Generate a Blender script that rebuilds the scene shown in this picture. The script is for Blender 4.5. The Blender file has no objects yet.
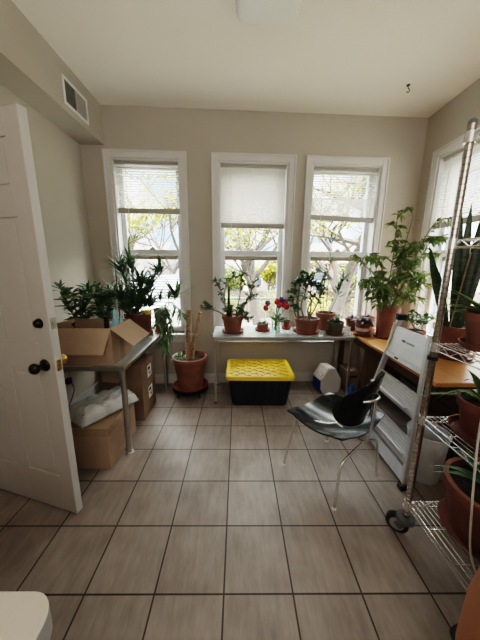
import bpy, math, random
from mathutils import Vector, Matrix, noise as mnoise

C = bpy.context.scene.collection
PI = math.pi
R = random.Random(7)

# ------------------------------------------------------------------ materials
MATS = {}

def pm(name, col, rough=0.5, metal=0.0, var=0.0, scale=6.0, bump=0.0, bscale=40.0, spec=0.5, stretch=None,
       coat=0.0, trans=0.0):
    """procedural principled material; var = brightness variation by noise"""
    if name in MATS:
        return MATS[name]
    m = bpy.data.materials.new(name)
    m.use_nodes = True
    nt = m.node_tree
    b = nt.nodes['Principled BSDF']
    b.inputs['Base Color'].default_value = (*col, 1)
    b.inputs['Roughness'].default_value = rough
    b.inputs['Metallic'].default_value = metal
    b.inputs['Specular IOR Level'].default_value = spec
    b.inputs['Coat Weight'].default_value = coat
    tc = nt.nodes.new('ShaderNodeTexCoord')
    vec = tc.outputs['Object']
    if stretch:
        mp = nt.nodes.new('ShaderNodeMapping')
        mp.inputs['Scale'].default_value = stretch
        nt.links.new(vec, mp.inputs['Vector'])
        vec = mp.outputs['Vector']
    if var > 0:
        n = nt.nodes.new('ShaderNodeTexNoise')
        n.inputs['Scale'].default_value = scale
        n.inputs['Detail'].default_value = 4
        nt.links.new(vec, n.inputs['Vector'])
        r = nt.nodes.new('ShaderNodeValToRGB')
        r.color_ramp.elements[0].position = 0.3
        r.color_ramp.elements[1].position = 0.7
        r.color_ramp.elements[0].color = (*[max(0, c * (1 - var)) for c in col], 1)
        r.color_ramp.elements[1].color = (*[min(1, c * (1 + var)) for c in col], 1)
        nt.links.new(n.outputs['Fac'], r.inputs['Fac'])
        nt.links.new(r.outputs['Color'], b.inputs['Base Color'])
    if bump > 0:
        n2 = nt.nodes.new('ShaderNodeTexNoise')
        n2.inputs['Scale'].default_value = bscale
        n2.inputs['Detail'].default_value = 3
        nt.links.new(vec, n2.inputs['Vector'])
        bp = nt.nodes.new('ShaderNodeBump')
        bp.inputs['Strength'].default_value = bump
        bp.inputs['Distance'].default_value = 0.01
        nt.links.new(n2.outputs['Fac'], bp.inputs['Height'])
        nt.links.new(bp.outputs['Normal'], b.inputs['Normal'])
    if trans > 0:
        out = nt.nodes['Material Output']
        t = nt.nodes.new('ShaderNodeBsdfTranslucent')
        t.inputs['Color'].default_value = (*[min(1, c * 1.6 + 0.01) for c in col], 1)
        if var > 0:
            nt.links.new(r.outputs['Color'], t.inputs['Color'])
        mx = nt.nodes.new('ShaderNodeMixShader')
        mx.inputs['Fac'].default_value = trans
        nt.links.new(b.outputs[0], mx.inputs[1])
        nt.links.new(t.outputs[0], mx.inputs[2])
        nt.links.new(mx.outputs[0], out.inputs['Surface'])
    MATS[name] = m
    return m

def glass_mat(name, tint=(0.97, 0.99, 0.98), refl=0.08, haze=0.0):
    """thin pane: see-through with a mirror-like share"""
    m = bpy.data.materials.new(name)
    m.use_nodes = True
    nt = m.node_tree
    nt.nodes.remove(nt.nodes['Principled BSDF'])
    out = nt.nodes['Material Output']
    tr = nt.nodes.new('ShaderNodeBsdfTransparent')
    tr.inputs['Color'].default_value = (*tint, 1)
    gl = nt.nodes.new('ShaderNodeBsdfGlossy')
    gl.inputs['Roughness'].default_value = 0.02
    lw = nt.nodes.new('ShaderNodeLayerWeight')
    lw.inputs['Blend'].default_value = 0.2
    ml = nt.nodes.new('ShaderNodeMath'); ml.operation = 'MULTIPLY'
    ml.inputs[1].default_value = refl * 3
    nt.links.new(lw.outputs['Fresnel'], ml.inputs[0])
    mx = nt.nodes.new('ShaderNodeMixShader')
    nt.links.new(ml.outputs[0], mx.inputs['Fac'])
    nt.links.new(tr.outputs[0], mx.inputs[1])
    nt.links.new(gl.outputs[0], mx.inputs[2])
    last = mx
    if haze > 0:
        d = nt.nodes.new('ShaderNodeBsdfDiffuse')
        d.inputs['Color'].default_value = (0.9, 0.9, 0.9, 1)
        m2 = nt.nodes.new('ShaderNodeMixShader')
        m2.inputs['Fac'].default_value = haze
        nt.links.new(mx.outputs[0], m2.inputs[1])
        nt.links.new(d.outputs[0], m2.inputs[2])
        last = m2
    nt.links.new(last.outputs[0], out.inputs['Surface'])
    MATS[name] = m
    return m

def tile_mat():
    m = bpy.data.materials.new('floor_tile')
    m.use_nodes = True
    nt = m.node_tree
    b = nt.nodes['Principled BSDF']
    tc = nt.nodes.new('ShaderNodeTexCoord')
    mp = nt.nodes.new('ShaderNodeMapping')
    mp.inputs['Location'].default_value = (0.056 + 0.32 * 20, -0.907 + 0.32 * 20, 0)
    nt.links.new(tc.outputs['Object'], mp.inputs['Vector'])
    br = nt.nodes.new('ShaderNodeTexBrick')
    br.offset = 0; br.squash = 1
    br.inputs['Scale'].default_value = 1
    br.inputs['Brick Width'].default_value = 0.32
    br.inputs['Row Height'].default_value = 0.32
    br.inputs['Mortar Size'].default_value = 0.0042
    br.inputs['Mortar Smooth'].default_value = 0.15
    br.inputs['Color1'].default_value = (0.305, 0.258, 0.228, 1)
    br.inputs['Color2'].default_value = (0.262, 0.221, 0.195, 1)
    br.inputs['Mortar'].default_value = (0.042, 0.032, 0.026, 1)
    nt.links.new(mp.outputs[0], br.inputs['Vector'])
    # diagonal streaks, like brushed stone
    m2 = nt.nodes.new('ShaderNodeMapping')
    m2.inputs['Rotation'].default_value = (0, 0, 0.6)
    m2.inputs['Scale'].default_value = (30, 6, 1)
    nt.links.new(tc.outputs['Object'], m2.inputs['Vector'])
    n = nt.nodes.new('ShaderNodeTexNoise')
    n.inputs['Scale'].default_value = 1.0; n.inputs['Detail'].default_value = 6; n.inputs['Roughness'].default_value = 0.65
    nt.links.new(m2.outputs[0], n.inputs['Vector'])
    n3 = nt.nodes.new('ShaderNodeTexNoise')
    n3.inputs['Scale'].default_value = 5.0; n3.inputs['Detail'].default_value = 5
    nt.links.new(tc.outputs['Object'], n3.inputs['Vector'])
    ad = nt.nodes.new('ShaderNodeMath'); ad.operation = 'ADD'
    nt.links.new(n.outputs['Fac'], ad.inputs[0]); nt.links.new(n3.outputs['Fac'], ad.inputs[1])
    r = nt.nodes.new('ShaderNodeMapRange')
    r.inputs['From Min'].default_value = 0.6; r.inputs['From Max'].default_value = 1.4
    r.inputs['To Min'].default_value = 0.66; r.inputs['To Max'].default_value = 1.3
    nt.links.new(ad.outputs[0], r.inputs['Value'])
    mul = nt.nodes.new('ShaderNodeMix'); mul.data_type = 'RGBA'; mul.blend_type = 'MULTIPLY'
    mul.inputs[0].default_value = 1.0
    nt.links.new(br.outputs['Color'], mul.inputs[6])
    nt.links.new(r.outputs[0], mul.inputs[7])
    nt.links.new(mul.outputs[2], b.inputs['Base Color'])
    b.inputs['Roughness'].default_value = 0.42
    b.inputs['Specular IOR Level'].default_value = 0.45
    bp = nt.nodes.new('ShaderNodeBump')
    bp.inputs['Strength'].default_value = 0.5; bp.inputs['Distance'].default_value = 0.003; bp.invert = True
    nt.links.new(br.outputs['Fac'], bp.inputs['Height'])
    nt.links.new(bp.outputs['Normal'], b.inputs['Normal'])
    return m

def wood_mat(name, c1, c2, rough=0.35):
    m = bpy.data.materials.new(name); m.use_nodes = True
    nt = m.node_tree; b = nt.nodes['Principled BSDF']
    tc = nt.nodes.new('ShaderNodeTexCoord')
    mp = nt.nodes.new('ShaderNodeMapping'); mp.inputs['Scale'].default_value = (14, 1.2, 14)
    nt.links.new(tc.outputs['Object'], mp.inputs['Vector'])
    n = nt.nodes.new('ShaderNodeTexNoise'); n.inputs['Scale'].default_value = 1.5; n.inputs['Detail'].default_value = 6
    n.inputs['Distortion'].default_value = 0.6
    nt.links.new(mp.outputs[0], n.inputs['Vector'])
    r = nt.nodes.new('ShaderNodeValToRGB')
    r.color_ramp.elements[0].position = 0.3; r.color_ramp.elements[1].position = 0.7
    r.color_ramp.elements[0].color = (*c1, 1); r.color_ramp.elements[1].color = (*c2, 1)
    nt.links.new(n.outputs['Fac'], r.inputs['Fac'])
    nt.links.new(r.outputs[0], b.inputs['Base Color'])
    b.inputs['Roughness'].default_value = rough
    MATS[name] = m
    return m

def siding_mat(name, c1, pitch=0.15):
    m = bpy.data.materials.new(name); m.use_nodes = True
    nt = m.node_tree; b = nt.nodes['Principled BSDF']
    tc = nt.nodes.new('ShaderNodeTexCoord')
    w = nt.nodes.new('ShaderNodeTexWave'); w.wave_type = 'BANDS'; w.bands_direction = 'Z'; w.wave_profile = 'SAW'
    w.inputs['Scale'].default_value = 0.314 / pitch
    nt.links.new(tc.outputs['Object'], w.inputs['Vector'])
    r = nt.nodes.new('ShaderNodeValToRGB')
    r.color_ramp.elements[0].color = (*[c * 0.55 for c in c1], 1); r.color_ramp.elements[1].color = (*c1, 1)
    r.color_ramp.elements[1].position = 0.25
    nt.links.new(w.outputs['Fac'], r.inputs['Fac'])
    nt.links.new(r.outputs[0], b.inputs['Base Color'])
    b.inputs['Roughness'].default_value = 0.7
    return m

def brick_mat(name, c1, c2):
    m = bpy.data.materials.new(name); m.use_nodes = True
    nt = m.node_tree; b = nt.nodes['Principled BSDF']
    tc = nt.nodes.new('ShaderNodeTexCoord')
    mp = nt.nodes.new('ShaderNodeMapping'); mp.inputs['Rotation'].default_value = (PI / 2, 0, 0)
    nt.links.new(tc.outputs['Object'], mp.inputs['Vector'])
    br = nt.nodes.new('ShaderNodeTexBrick'); br.inputs['Scale'].default_value = 3
    br.inputs['Color1'].default_value = (*c1, 1); br.inputs['Color2'].default_value = (*c2, 1)
    br.inputs['Mortar'].default_value = (0.5, 0.45, 0.4, 1)
    nt.links.new(mp.outputs[0], br.inputs['Vector'])
    nt.links.new(br.outputs['Color'], b.inputs['Base Color'])
    b.inputs['Roughness'].default_value = 0.8
    return m

M_wall = pm('wall_paint', (0.43, 0.395, 0.343), 0.8, var=0.03, scale=2, bump=0.08, bscale=180, spec=0.2)
M_ceil = pm('ceiling_paint', (0.81, 0.765, 0.695), 0.85, var=0.02, scale=1.5, bump=0.06, bscale=150, spec=0.2)
M_trim = pm('white_trim_paint', (0.57, 0.56, 0.54), 0.45, var=0.03, scale=5)
M_tan = pm('tan_rail', (0.16, 0.125, 0.085), 0.6, var=0.1)
M_vinyl = pm('white_vinyl', (0.60, 0.62, 0.63), 0.4, var=0.03, scale=5)
M_door = pm('shaded_door_paint', (0.43, 0.40, 0.365), 0.42, var=0.04, scale=3, bump=0.05, bscale=60)  # white door; the shade on its face is put into this darker tone
M_floor = tile_mat()
M_glass = glass_mat('window_glass', haze=0.006)
M_vase = glass_mat('clear_vase_glass', tint=(0.93, 0.97, 0.95), refl=0.22)
M_slat = pm('blind_slat', (0.60, 0.58, 0.54), 0.5, var=0.03, scale=4, trans=0.2)
M_rail = pm('blind_rail', (0.34, 0.325, 0.30), 0.5, var=0.03, scale=4)
M_terra = pm('terracotta', (0.205, 0.083, 0.057), 0.75, var=0.22, scale=9, bump=0.1, bscale=60)
M_terra_d = pm('dark_terracotta', (0.15, 0.050, 0.034), 0.6, var=0.25, scale=8, bump=0.1, bscale=60)
M_terra_r = pm('red_terracotta', (0.22, 0.058, 0.040), 0.55, var=0.2, scale=9)
M_terra_o = pm('orange_brown_glaze', (0.36, 0.155, 0.075), 0.5, var=0.1, scale=5)
M_olive = pm('olive_pot', (0.10, 0.085, 0.05), 0.6, var=0.3, scale=12)
M_cream = pm('cream_glaze', (0.62, 0.46, 0.36), 0.5, var=0.1, scale=12)
M_yellow_pot = pm('yellow_pot', (0.62, 0.50, 0.12), 0.5, var=0.1, scale=12)
M_soil = pm('soil', (0.030, 0.020, 0.014), 0.95, var=0.5, scale=60, bump=0.8, bscale=90)
M_bark = pm('woody_stem', (0.19, 0.145, 0.10), 0.8, var=0.3, scale=40)
M_gstem = pm('green_stem', (0.10, 0.14, 0.05), 0.6, var=0.25, scale=30)
M_palmbark = pm('ringed_trunk', (0.33, 0.225, 0.15), 0.85, var=0.35, scale=40, bump=0.4)
M_leaf_dk = pm('dark_green_leaf', (0.055, 0.11, 0.045), 0.4, var=0.5, scale=14, trans=0.25)
M_leaf_gd = pm('deep_grey_green_leaf', (0.085, 0.155, 0.075), 0.38, var=0.5, scale=14, trans=0.22)
M_leaf_md = pm('mid_green_leaf', (0.070, 0.140, 0.040), 0.4, var=0.5, scale=12, trans=0.3)
M_leaf_lt = pm('light_green_leaf', (0.125, 0.19, 0.055), 0.42, var=0.5, scale=10, trans=0.35)
M_leaf_gy = pm('grey_green_leaf', (0.105, 0.15, 0.09), 0.45, var=0.45, scale=16, trans=0.2)
M_leaf_pu = pm('purple_dark_leaf', (0.045, 0.028, 0.032), 0.45, var=0.5, scale=16, trans=0.12)
M_leaf_sn = pm('snake_leaf', (0.028, 0.050, 0.024), 0.4, var=0.6, scale=18, stretch=(1, 1, 3), trans=0.1)
M_leaf_al = pm('aloe_leaf', (0.13, 0.20, 0.08), 0.4, var=0.35, scale=10, trans=0.12)
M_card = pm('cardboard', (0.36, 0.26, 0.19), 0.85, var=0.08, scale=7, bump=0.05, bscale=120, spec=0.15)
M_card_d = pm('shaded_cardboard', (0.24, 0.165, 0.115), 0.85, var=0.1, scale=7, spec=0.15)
M_card_in = pm('cardboard_inside', (0.46, 0.34, 0.25), 0.85, var=0.06, scale=7, spec=0.15)
M_tape = pm('packing_tape', (0.34, 0.24, 0.155), 0.25, var=0.05)
M_label = pm('paper_label', (0.80, 0.78, 0.75), 0.7, var=0.03)
M_ink = pm('black_ink', (0.03, 0.03, 0.035), 0.6, var=0.05)
M_redink = pm('red_ink', (0.5, 0.06, 0.07), 0.6, var=0.05)
M_chrome = pm('chrome', (0.82, 0.82, 0.82), 0.24, 0.85, var=0.05, scale=30)
M_post = pm('chrome_post', (0.56, 0.53, 0.50), 0.2, 1.0, var=0.05, scale=30)  # same chrome toned darker and warmer, brown reflections put into the colour
M_steel = pm('brushed_steel', (0.52, 0.51, 0.50), 0.32, 1.0, var=0.08, scale=40, stretch=(1, 1, 0.1))
M_alu = pm('ladder_aluminium', (0.60, 0.61, 0.63), 0.42, 0.6, var=0.06, scale=20)
M_alu_l = pm('ladder_panel_grey', (0.78, 0.80, 0.83), 0.45, 0.25, var=0.05, scale=20)
M_bronze = pm('oil_rubbed_bronze', (0.035, 0.028, 0.024), 0.35, 0.8, var=0.2, scale=40)
M_brass = pm('brass', (0.75, 0.52, 0.18), 0.28, 1.0, var=0.1, scale=40)
M_nickel = pm('nickel_plate', (0.45, 0.42, 0.37), 0.35, 0.9, var=0.1, scale=40)
M_black = pm('black_plastic', (0.012, 0.013, 0.016), 0.45, var=0.2, scale=8)
M_gloss = pm('gloss_black_shell', (0.010, 0.012, 0.012), 0.17, var=0.2, scale=6, coat=0.0, spec=0.3)
M_rubber = pm('dark_rubber', (0.025, 0.025, 0.027), 0.7, var=0.2, scale=20)
M_greyp = pm('grey_plastic', (0.13, 0.13, 0.135), 0.55, var=0.1, scale=20)
M_yellow = pm('yellow_lid', (0.80, 0.56, 0.03), 0.42, var=0.06, scale=5)
M_tote = pm('black_tote', (0.008, 0.011, 0.018), 0.42, var=0.2, scale=5)
M_blue = pm('cooler_blue', (0.015, 0.05, 0.28), 0.45, var=0.1, scale=6)
M_bright_blue = pm('bright_blue_plastic', (0.02, 0.14, 0.50), 0.4, var=0.1, scale=6)
M_white = pm('white_plastic', (0.70, 0.70, 0.69), 0.45, var=0.03, scale=5)
M_cooler_w = pm('cooler_white', (0.62, 0.60, 0.57), 0.45, var=0.04, scale=5)
M_whitetop = pm('cream_white_laminate', (0.66, 0.62, 0.55), 0.35, var=0.02, scale=3)
M_edgegrey = pm('pale_grey_edge', (0.50, 0.52, 0.54), 0.5, var=0.03, scale=5)
M_bin = pm('translucent_bin', (0.78, 0.79, 0.80), 0.45, var=0.04, scale=5, trans=0.3)
M_frost = pm('frosted_glass_top', (0.40, 0.47, 0.46), 0.16, var=0.05, scale=3, coat=0.3)
M_tabletop = pm('grey_glass_top', (0.42, 0.44, 0.42), 0.2, var=0.06, scale=4, coat=0.3)
M_desk = wood_mat('honey_wood', (0.42, 0.20, 0.07), (0.56, 0.30, 0.115), 0.28)
M_deskd = wood_mat('dark_stained_wood', (0.045, 0.018, 0.010), (0.075, 0.032, 0.018), 0.4)
M_wrap = pm('bubble_wrap', (0.62, 0.62, 0.61), 0.16, var=0.2, scale=9, bump=0.8, bscale=75, coat=0.5, trans=0.15)
M_tissue = pm('white_tissue', (0.75, 0.75, 0.76), 0.9, var=0.05)
M_bluecloth = pm('pale_blue_cloth', (0.30, 0.50, 0.58), 0.9, var=0.15, scale=20)
M_cord = pm('off_white_cord', (0.60, 0.58, 0.54), 0.5, var=0.04)
M_red = pm('tulip_red', (0.55, 0.03, 0.03), 0.5, var=0.3, scale=20, trans=0.25)
M_pink = pm('tulip_pink', (0.45, 0.08, 0.11), 0.5, var=0.3, scale=20, trans=0.25)
M_violet = pm('violet_petal', (0.14, 0.08, 0.22), 0.5, var=0.3, scale=20, trans=0.2)
M_driedleaf = pm('dry_yellow_leaf', (0.50, 0.46, 0.22), 0.6, var=0.2, scale=20, trans=0.2)
M_bamboo = pm('bamboo_stake', (0.24, 0.20, 0.13), 0.6, var=0.2, scale=20)
M_darkstake = pm('dark_stake', (0.06, 0.05, 0.04), 0.7, var=0.2, scale=20)
M_lens = pm('light_lens', (0.80, 0.80, 0.77), 0.35, var=0.02, scale=5)
M_dark = pm('duct_dark', (0.03, 0.03, 0.03), 0.8, var=0.2)
M_grey_filter = pm('vent_damper', (0.10, 0.10, 0.10), 0.7, var=0.15, scale=20)
M_grey_lou = pm('vent_louver', (0.40, 0.38, 0.35), 0.5, var=0.05)
M_outbark = pm('tree_bark', (0.085, 0.072, 0.062), 0.9, var=0.3, scale=8)
M_outleaf = pm('spring_leaf', (0.36, 0.35, 0.05), 0.6, var=0.35, scale=3, trans=0.35)
M_outleaf2 = pm('green_spring_leaf', (0.20, 0.24, 0.06), 0.6, var=0.35, scale=3, trans=0.4)
M_grass = pm('grass_ground', (0.165, 0.155, 0.12), 0.9, var=0.35, scale=1.2)
M_roofw = pm('white_metal_roof', (0.42, 0.42, 0.43), 0.5, var=0.08, scale=3)
M_shingle = pm('grey_shingle', (0.13, 0.115, 0.11), 0.85, var=0.2, scale=8)
M_sid_w = siding_mat('white_siding', (0.45, 0.45, 0.45))
M_sid_b = siding_mat('blue_grey_siding', (0.13, 0.16, 0.20))
M_sid_c = siding_mat('cream_siding', (0.32, 0.28, 0.23))
M_brick = brick_mat('red_brick', (0.27, 0.085, 0.05), (0.33, 0.12, 0.075))
M_winext = pm('dark_window_glass', (0.06, 0.08, 0.10), 0.15, var=0.2, scale=2)

# ------------------------------------------------------------------ mesh helpers
class MB:
    def __init__(s):
        s.v = []; s.f = []; s.mi = []; s.cur = 0
    def add(s, vs, fs):
        o = len(s.v)
        s.v += [tuple(v) for v in vs]
        for f in fs:
            s.f.append([o + i for i in f]); s.mi.append(s.cur)
        return s
    def box(s, x0, x1, y0, y1, z0, z1, mat=None):
        vs = [Vector(p) for p in ((x0, y0, z0), (x1, y0, z0), (x1, y1, z0), (x0, y1, z0),
                                  (x0, y0, z1), (x1, y0, z1), (x1, y1, z1), (x0, y1, z1))]
        if mat is not None: vs = [mat @ v for v in vs]
        return s.add(vs, [(3, 2, 1, 0), (4, 5, 6, 7), (0, 1, 5, 4), (1, 2, 6, 5), (2, 3, 7, 6), (3, 0, 4, 7)])
    def cbox(s, c, d, mat=None):
        m = Matrix.Translation(c)
        if mat is not None: m = m @ mat
        a, b, e = d[0] / 2, d[1] / 2, d[2] / 2
        return s.box(-a, a, -b, b, -e, e, m)
    def bar(s, p, q, w, h, up=(0, 0, 1)):
        """rectangular bar from p to q; w across, h along up"""
        p = Vector(p); q = Vector(q); d = (q - p); L = d.length; d.normalize()
        up = Vector(up)
        x = d.cross(up)
        if x.length < 1e-5: x = d.cross(Vector((1, 0, 0)))
        x.normalize(); u = x.cross(d)
        m = Matrix((( x.x, d.x, u.x, p.x), (x.y, d.y, u.y, p.y), (x.z, d.z, u.z, p.z), (0, 0, 0, 1)))
        return s.box(-w / 2, w / 2, 0, L, -h / 2, h / 2, m)
    def tube(s, pts, rad, seg=8, caps=True):
        pts = [Vector(p) for p in pts]
        n = len(pts)
        rads = rad if isinstance(rad, (list, tuple)) else [rad] * n
        rings = []; prev = None
        for i, p in enumerate(pts):
            d = (pts[min(i + 1, n - 1)] - pts[max(i - 1, 0)])
            if d.length < 1e-9: d = Vector((0, 0, 1))
            d.normalize()
            if prev is None:
                a = Vector((0, 0, 1)) if abs(d.z) < 0.9 else Vector((1, 0, 0))
                x = d.cross(a).normalized()
            else:
                x = prev - d * prev.dot(d)
                if x.length < 1e-6: x = d.orthogonal()
                x.normalize()
            prev = x; y = d.cross(x)
            rings.append([p + (x * math.cos(2 * PI * k / seg) + y * math.sin(2 * PI * k / seg)) * rads[i] for k in range(seg)])
        vs = [v for r in rings for v in r]; fs = []
        for i in range(n - 1):
            for k in range(seg):
                a = i * seg + k; b = i * seg + (k + 1) % seg
                fs.append((a, b, b + seg, a + seg))
        if caps:
            fs.append(tuple(reversed(range(seg)))); fs.append(tuple(range((n - 1) * seg, n * seg)))
        return s.add(vs, fs)
    def lathe(s, prof, seg=24, c=(0, 0, 0), sx=1, sy=1):
        vs = []; fs = []; n = len(prof)
        for (r, z) in prof:
            for k in range(seg):
                a = 2 * PI * k / seg
                vs.append((c[0] + r * math.cos(a) * sx, c[1] + r * math.sin(a) * sy, c[2] + z))
        for i in range(n - 1):
            for k in range(seg):
                a = i * seg + k; b = i * seg + (k + 1) % seg
                fs.append((a, b, b + seg, a + seg))
        if prof[0][0] > 1e-4: fs.append(tuple(reversed(range(seg))))
        if prof[-1][0] > 1e-4: fs.append(tuple(range((n - 1) * seg, n * seg)))
        return s.add(vs, fs)
    def prism(s, poly, h0, h1, mat=None):
        """poly in xy, extruded z h0..h1"""
        n = len(poly)
        vs = [Vector((p[0], p[1], h0)) for p in poly] + [Vector((p[0], p[1], h1)) for p in poly]
        if mat is not None: vs = [mat @ v for v in vs]
        fs = [tuple(reversed(range(n))), tuple(range(n, 2 * n))]
        for i in range(n):
            j = (i + 1) % n
            fs.append((i, j, n + j, n + i))
        return s.add(vs, fs)
    def leaf(s, p, d, L, W, droop=0.3, fold=0.25, seg=4, power=0.9, twist=0.0):
        p = Vector(p); d = Vector(d).normalized()
        side = d.cross(Vector((0, 0, 1)))
        if side.length < 0.05: side = d.cross(Vector((1, 0.3, 0)))
        side.normalize()
        if twist: side = (Matrix.Rotation(twist, 3, d) @ side)
        vs = []; fs = []
        for i in range(seg + 1):
            t = i / seg
            c = p + d * (L * t) + Vector((0, 0, -droop * L * t * t))
            w = W * 0.5 * math.sin(PI * min(1, max(0.0, t ** power)) * 0.98 + 0.02) if 0 < i < seg else W * 0.04
            nrm = side.cross(d).normalized()
            vs += [c - side * w + nrm * (w * fold), c, c + side * w + nrm * (w * fold)]
        for i in range(seg):
            a = i * 3
            fs += [(a, a + 1, a + 4, a + 3), (a + 1, a + 2, a + 5, a + 4)]
        return s.add(vs, fs)
    def build(s, name, mat, parent=None, smooth=False, bevel=0, bseg=2, loc=None, autosmooth=None):
        me = bpy.data.meshes.new(name)
        me.from_pydata(s.v, [], s.f)
        mats = mat if isinstance(mat, (list, tuple)) else [mat]
        for m in mats: me.materials.append(m)
        if len(mats) > 1:
            me.polygons.foreach_set('material_index', s.mi)
        if smooth:
            me.polygons.foreach_set('use_smooth', [True] * len(me.polygons))
            me.set_sharp_from_angle(angle=math.radians(autosmooth or 50))
        me.update()
        o = bpy.data.objects.new(name, me)
        C.objects.link(o)
        if parent is not None: o.parent = parent
        if loc is not None: o.location = loc
        if bevel:
            b = o.modifiers.new('edge_round', 'BEVEL'); b.width = bevel; b.segments = bseg
            b.limit_method = 'ANGLE'; b.angle_limit = math.radians(40)
        return o

def thing(name, label, cat, loc=(0, 0, 0), rz=0, group=None):
    o = bpy.data.objects.new(name, None); C.objects.link(o)
    o.location = loc; o.rotation_euler = (0, 0, rz); o.empty_display_size = 0.05
    o['label'] = label; o['category'] = cat
    if group: o['group'] = group
    return o

def tag(o, label, cat, group=None):
    o['label'] = label; o['category'] = cat
    if group: o['group'] = group
    return o

def struct(o):
    o['kind'] = 'structure'; return o

def sempty(name, loc=(0, 0, 0), rz=0):
    o = bpy.data.objects.new(name, None); C.objects.link(o)
    o.location = loc; o.rotation_euler = (0, 0, rz); o['kind'] = 'structure'
    return o

def rrect(x0, x1, y0, y1, r, n=6):
    pts = []
    for cx, cy, a0 in ((x1 - r, y1 - r, 0), (x0 + r, y1 - r, PI / 2), (x0 + r, y0 + r, PI), (x1 - r, y0 + r, 1.5 * PI)):
        for k in range(n + 1):
            a = a0 + PI / 2 * k / n
            pts.append((cx + r * math.cos(a), cy + r * math.sin(a)))
    return pts

def bez(p0, p1, p2, p3, n=10):
    p0, p1, p2, p3 = map(Vector, (p0, p1, p2, p3)); out = []
    for i in range(n + 1):
        t = i / n; u = 1 - t
        out.append(p0 * u ** 3 + p1 * 3 * u * u * t + p2 * 3 * u * t * t + p3 * t ** 3)
    return out

def catmull(pts, sub=5):
    pts = [Vector(p) for p in pts]; out = []
    n = len(pts)
    for i in range(n - 1):
        a = pts[max(i - 1, 0)]; b = pts[i]; c = pts[i + 1]; d = pts[min(i + 2, n - 1)]
        for k in range(sub):
            t = k / sub
            out.append(0.5 * ((2 * b) + (c - a) * t + (2 * a - 5 * b + 4 * c - d) * t * t + (3 * b - a - 3 * c + d) * t ** 3))
    out.append(pts[-1]); return out

# ------------------------------------------------------------------ room shell
XL, XR, ZC, YR = -1.673, 2.09, 3.095, -2.2
WB_ROT = 0.0453
def wy(x): return 3.133 + WB_ROT * x          # back wall face

b = MB().box(XL - 0.2, XR + 0.2, YR - 0.2, 3.5, -0.1, 0)
struct(b.build('floor', M_floor))
b = MB().box(XL - 0.2, XR + 0.2, YR - 0.2, 3.5, ZC, ZC + 0.12)
struct(b.build('ceiling', M_ceil))
struct(MB().box(XL - 0.2, XL, YR, 3.5, 0, ZC).build('wall_left', M_wall))
struct(MB().box(XL - 0.2, XR + 0.2, YR - 0.2, YR, 0, ZC).build('wall_rear', M_wall))
# boxed-in soffit along the left wall
struct(MB().box(XL, -1.425, YR, 3.066, 2.722, ZC).build('wall_soffit', M_wall))

WINS = [(-1.372, -0.642), (-0.225, 0.562), (0.825, 1.625)]
Z0, Z1, TH = 0.66, 2.605, 0.22
rear_o = (0, 3.133, 0)
def wall_with_holes(u0, u1, holes):
    b = MB()
    b.box(u0, u1, 0, TH, 0, Z0); b.box(u0, u1, 0, TH, Z1, ZC)
    e = u0
    for (a, c) in holes:
        b.box(e, a, 0, TH, Z0, Z1); e = c
    b.box(e, u1, 0, TH, Z0, Z1)
    return b
wb = wall_with_holes(-1.9, 2.3, WINS).build('wall_back', M_wall)
wb.location = rear_o; wb.rotation_euler = (0, 0, WB_ROT); struct(wb)
# right wall: local x runs toward the camera (-y), local y outward (+x)
RW0 = 3.6
rh = (RW0 - 2.962, RW0 - 2.02)
wr = wall_with_holes(0, RW0 - YR, [rh]).build('wall_right', M_wall)
wr.location = (XR, RW0, 0); wr.rotation_euler = (0, 0, -PI / 2); struct(wr)

def baseboard(name, u0, u1, loc, rz):
    b = MB()
    b.box(u0, u1, -0.016, 0, 0, 0.105)
    b.box(u0, u1, -0.011, 0, 0.105, 0.125)
    o = b.build(name, M_trim, bevel=0.003); o.location = loc; o.rotation_euler = (0, 0, rz); struct(o)
baseboard('baseboard_back', -1.67, 2.085, rear_o, WB_ROT)
baseboard('baseboard_left', 0.0, 1.45, (XL, 1.62, 0), PI / 2)
baseboard('baseboard_right', 0.42, 5.0, (XR, RW0, 0), -PI / 2)

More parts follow.
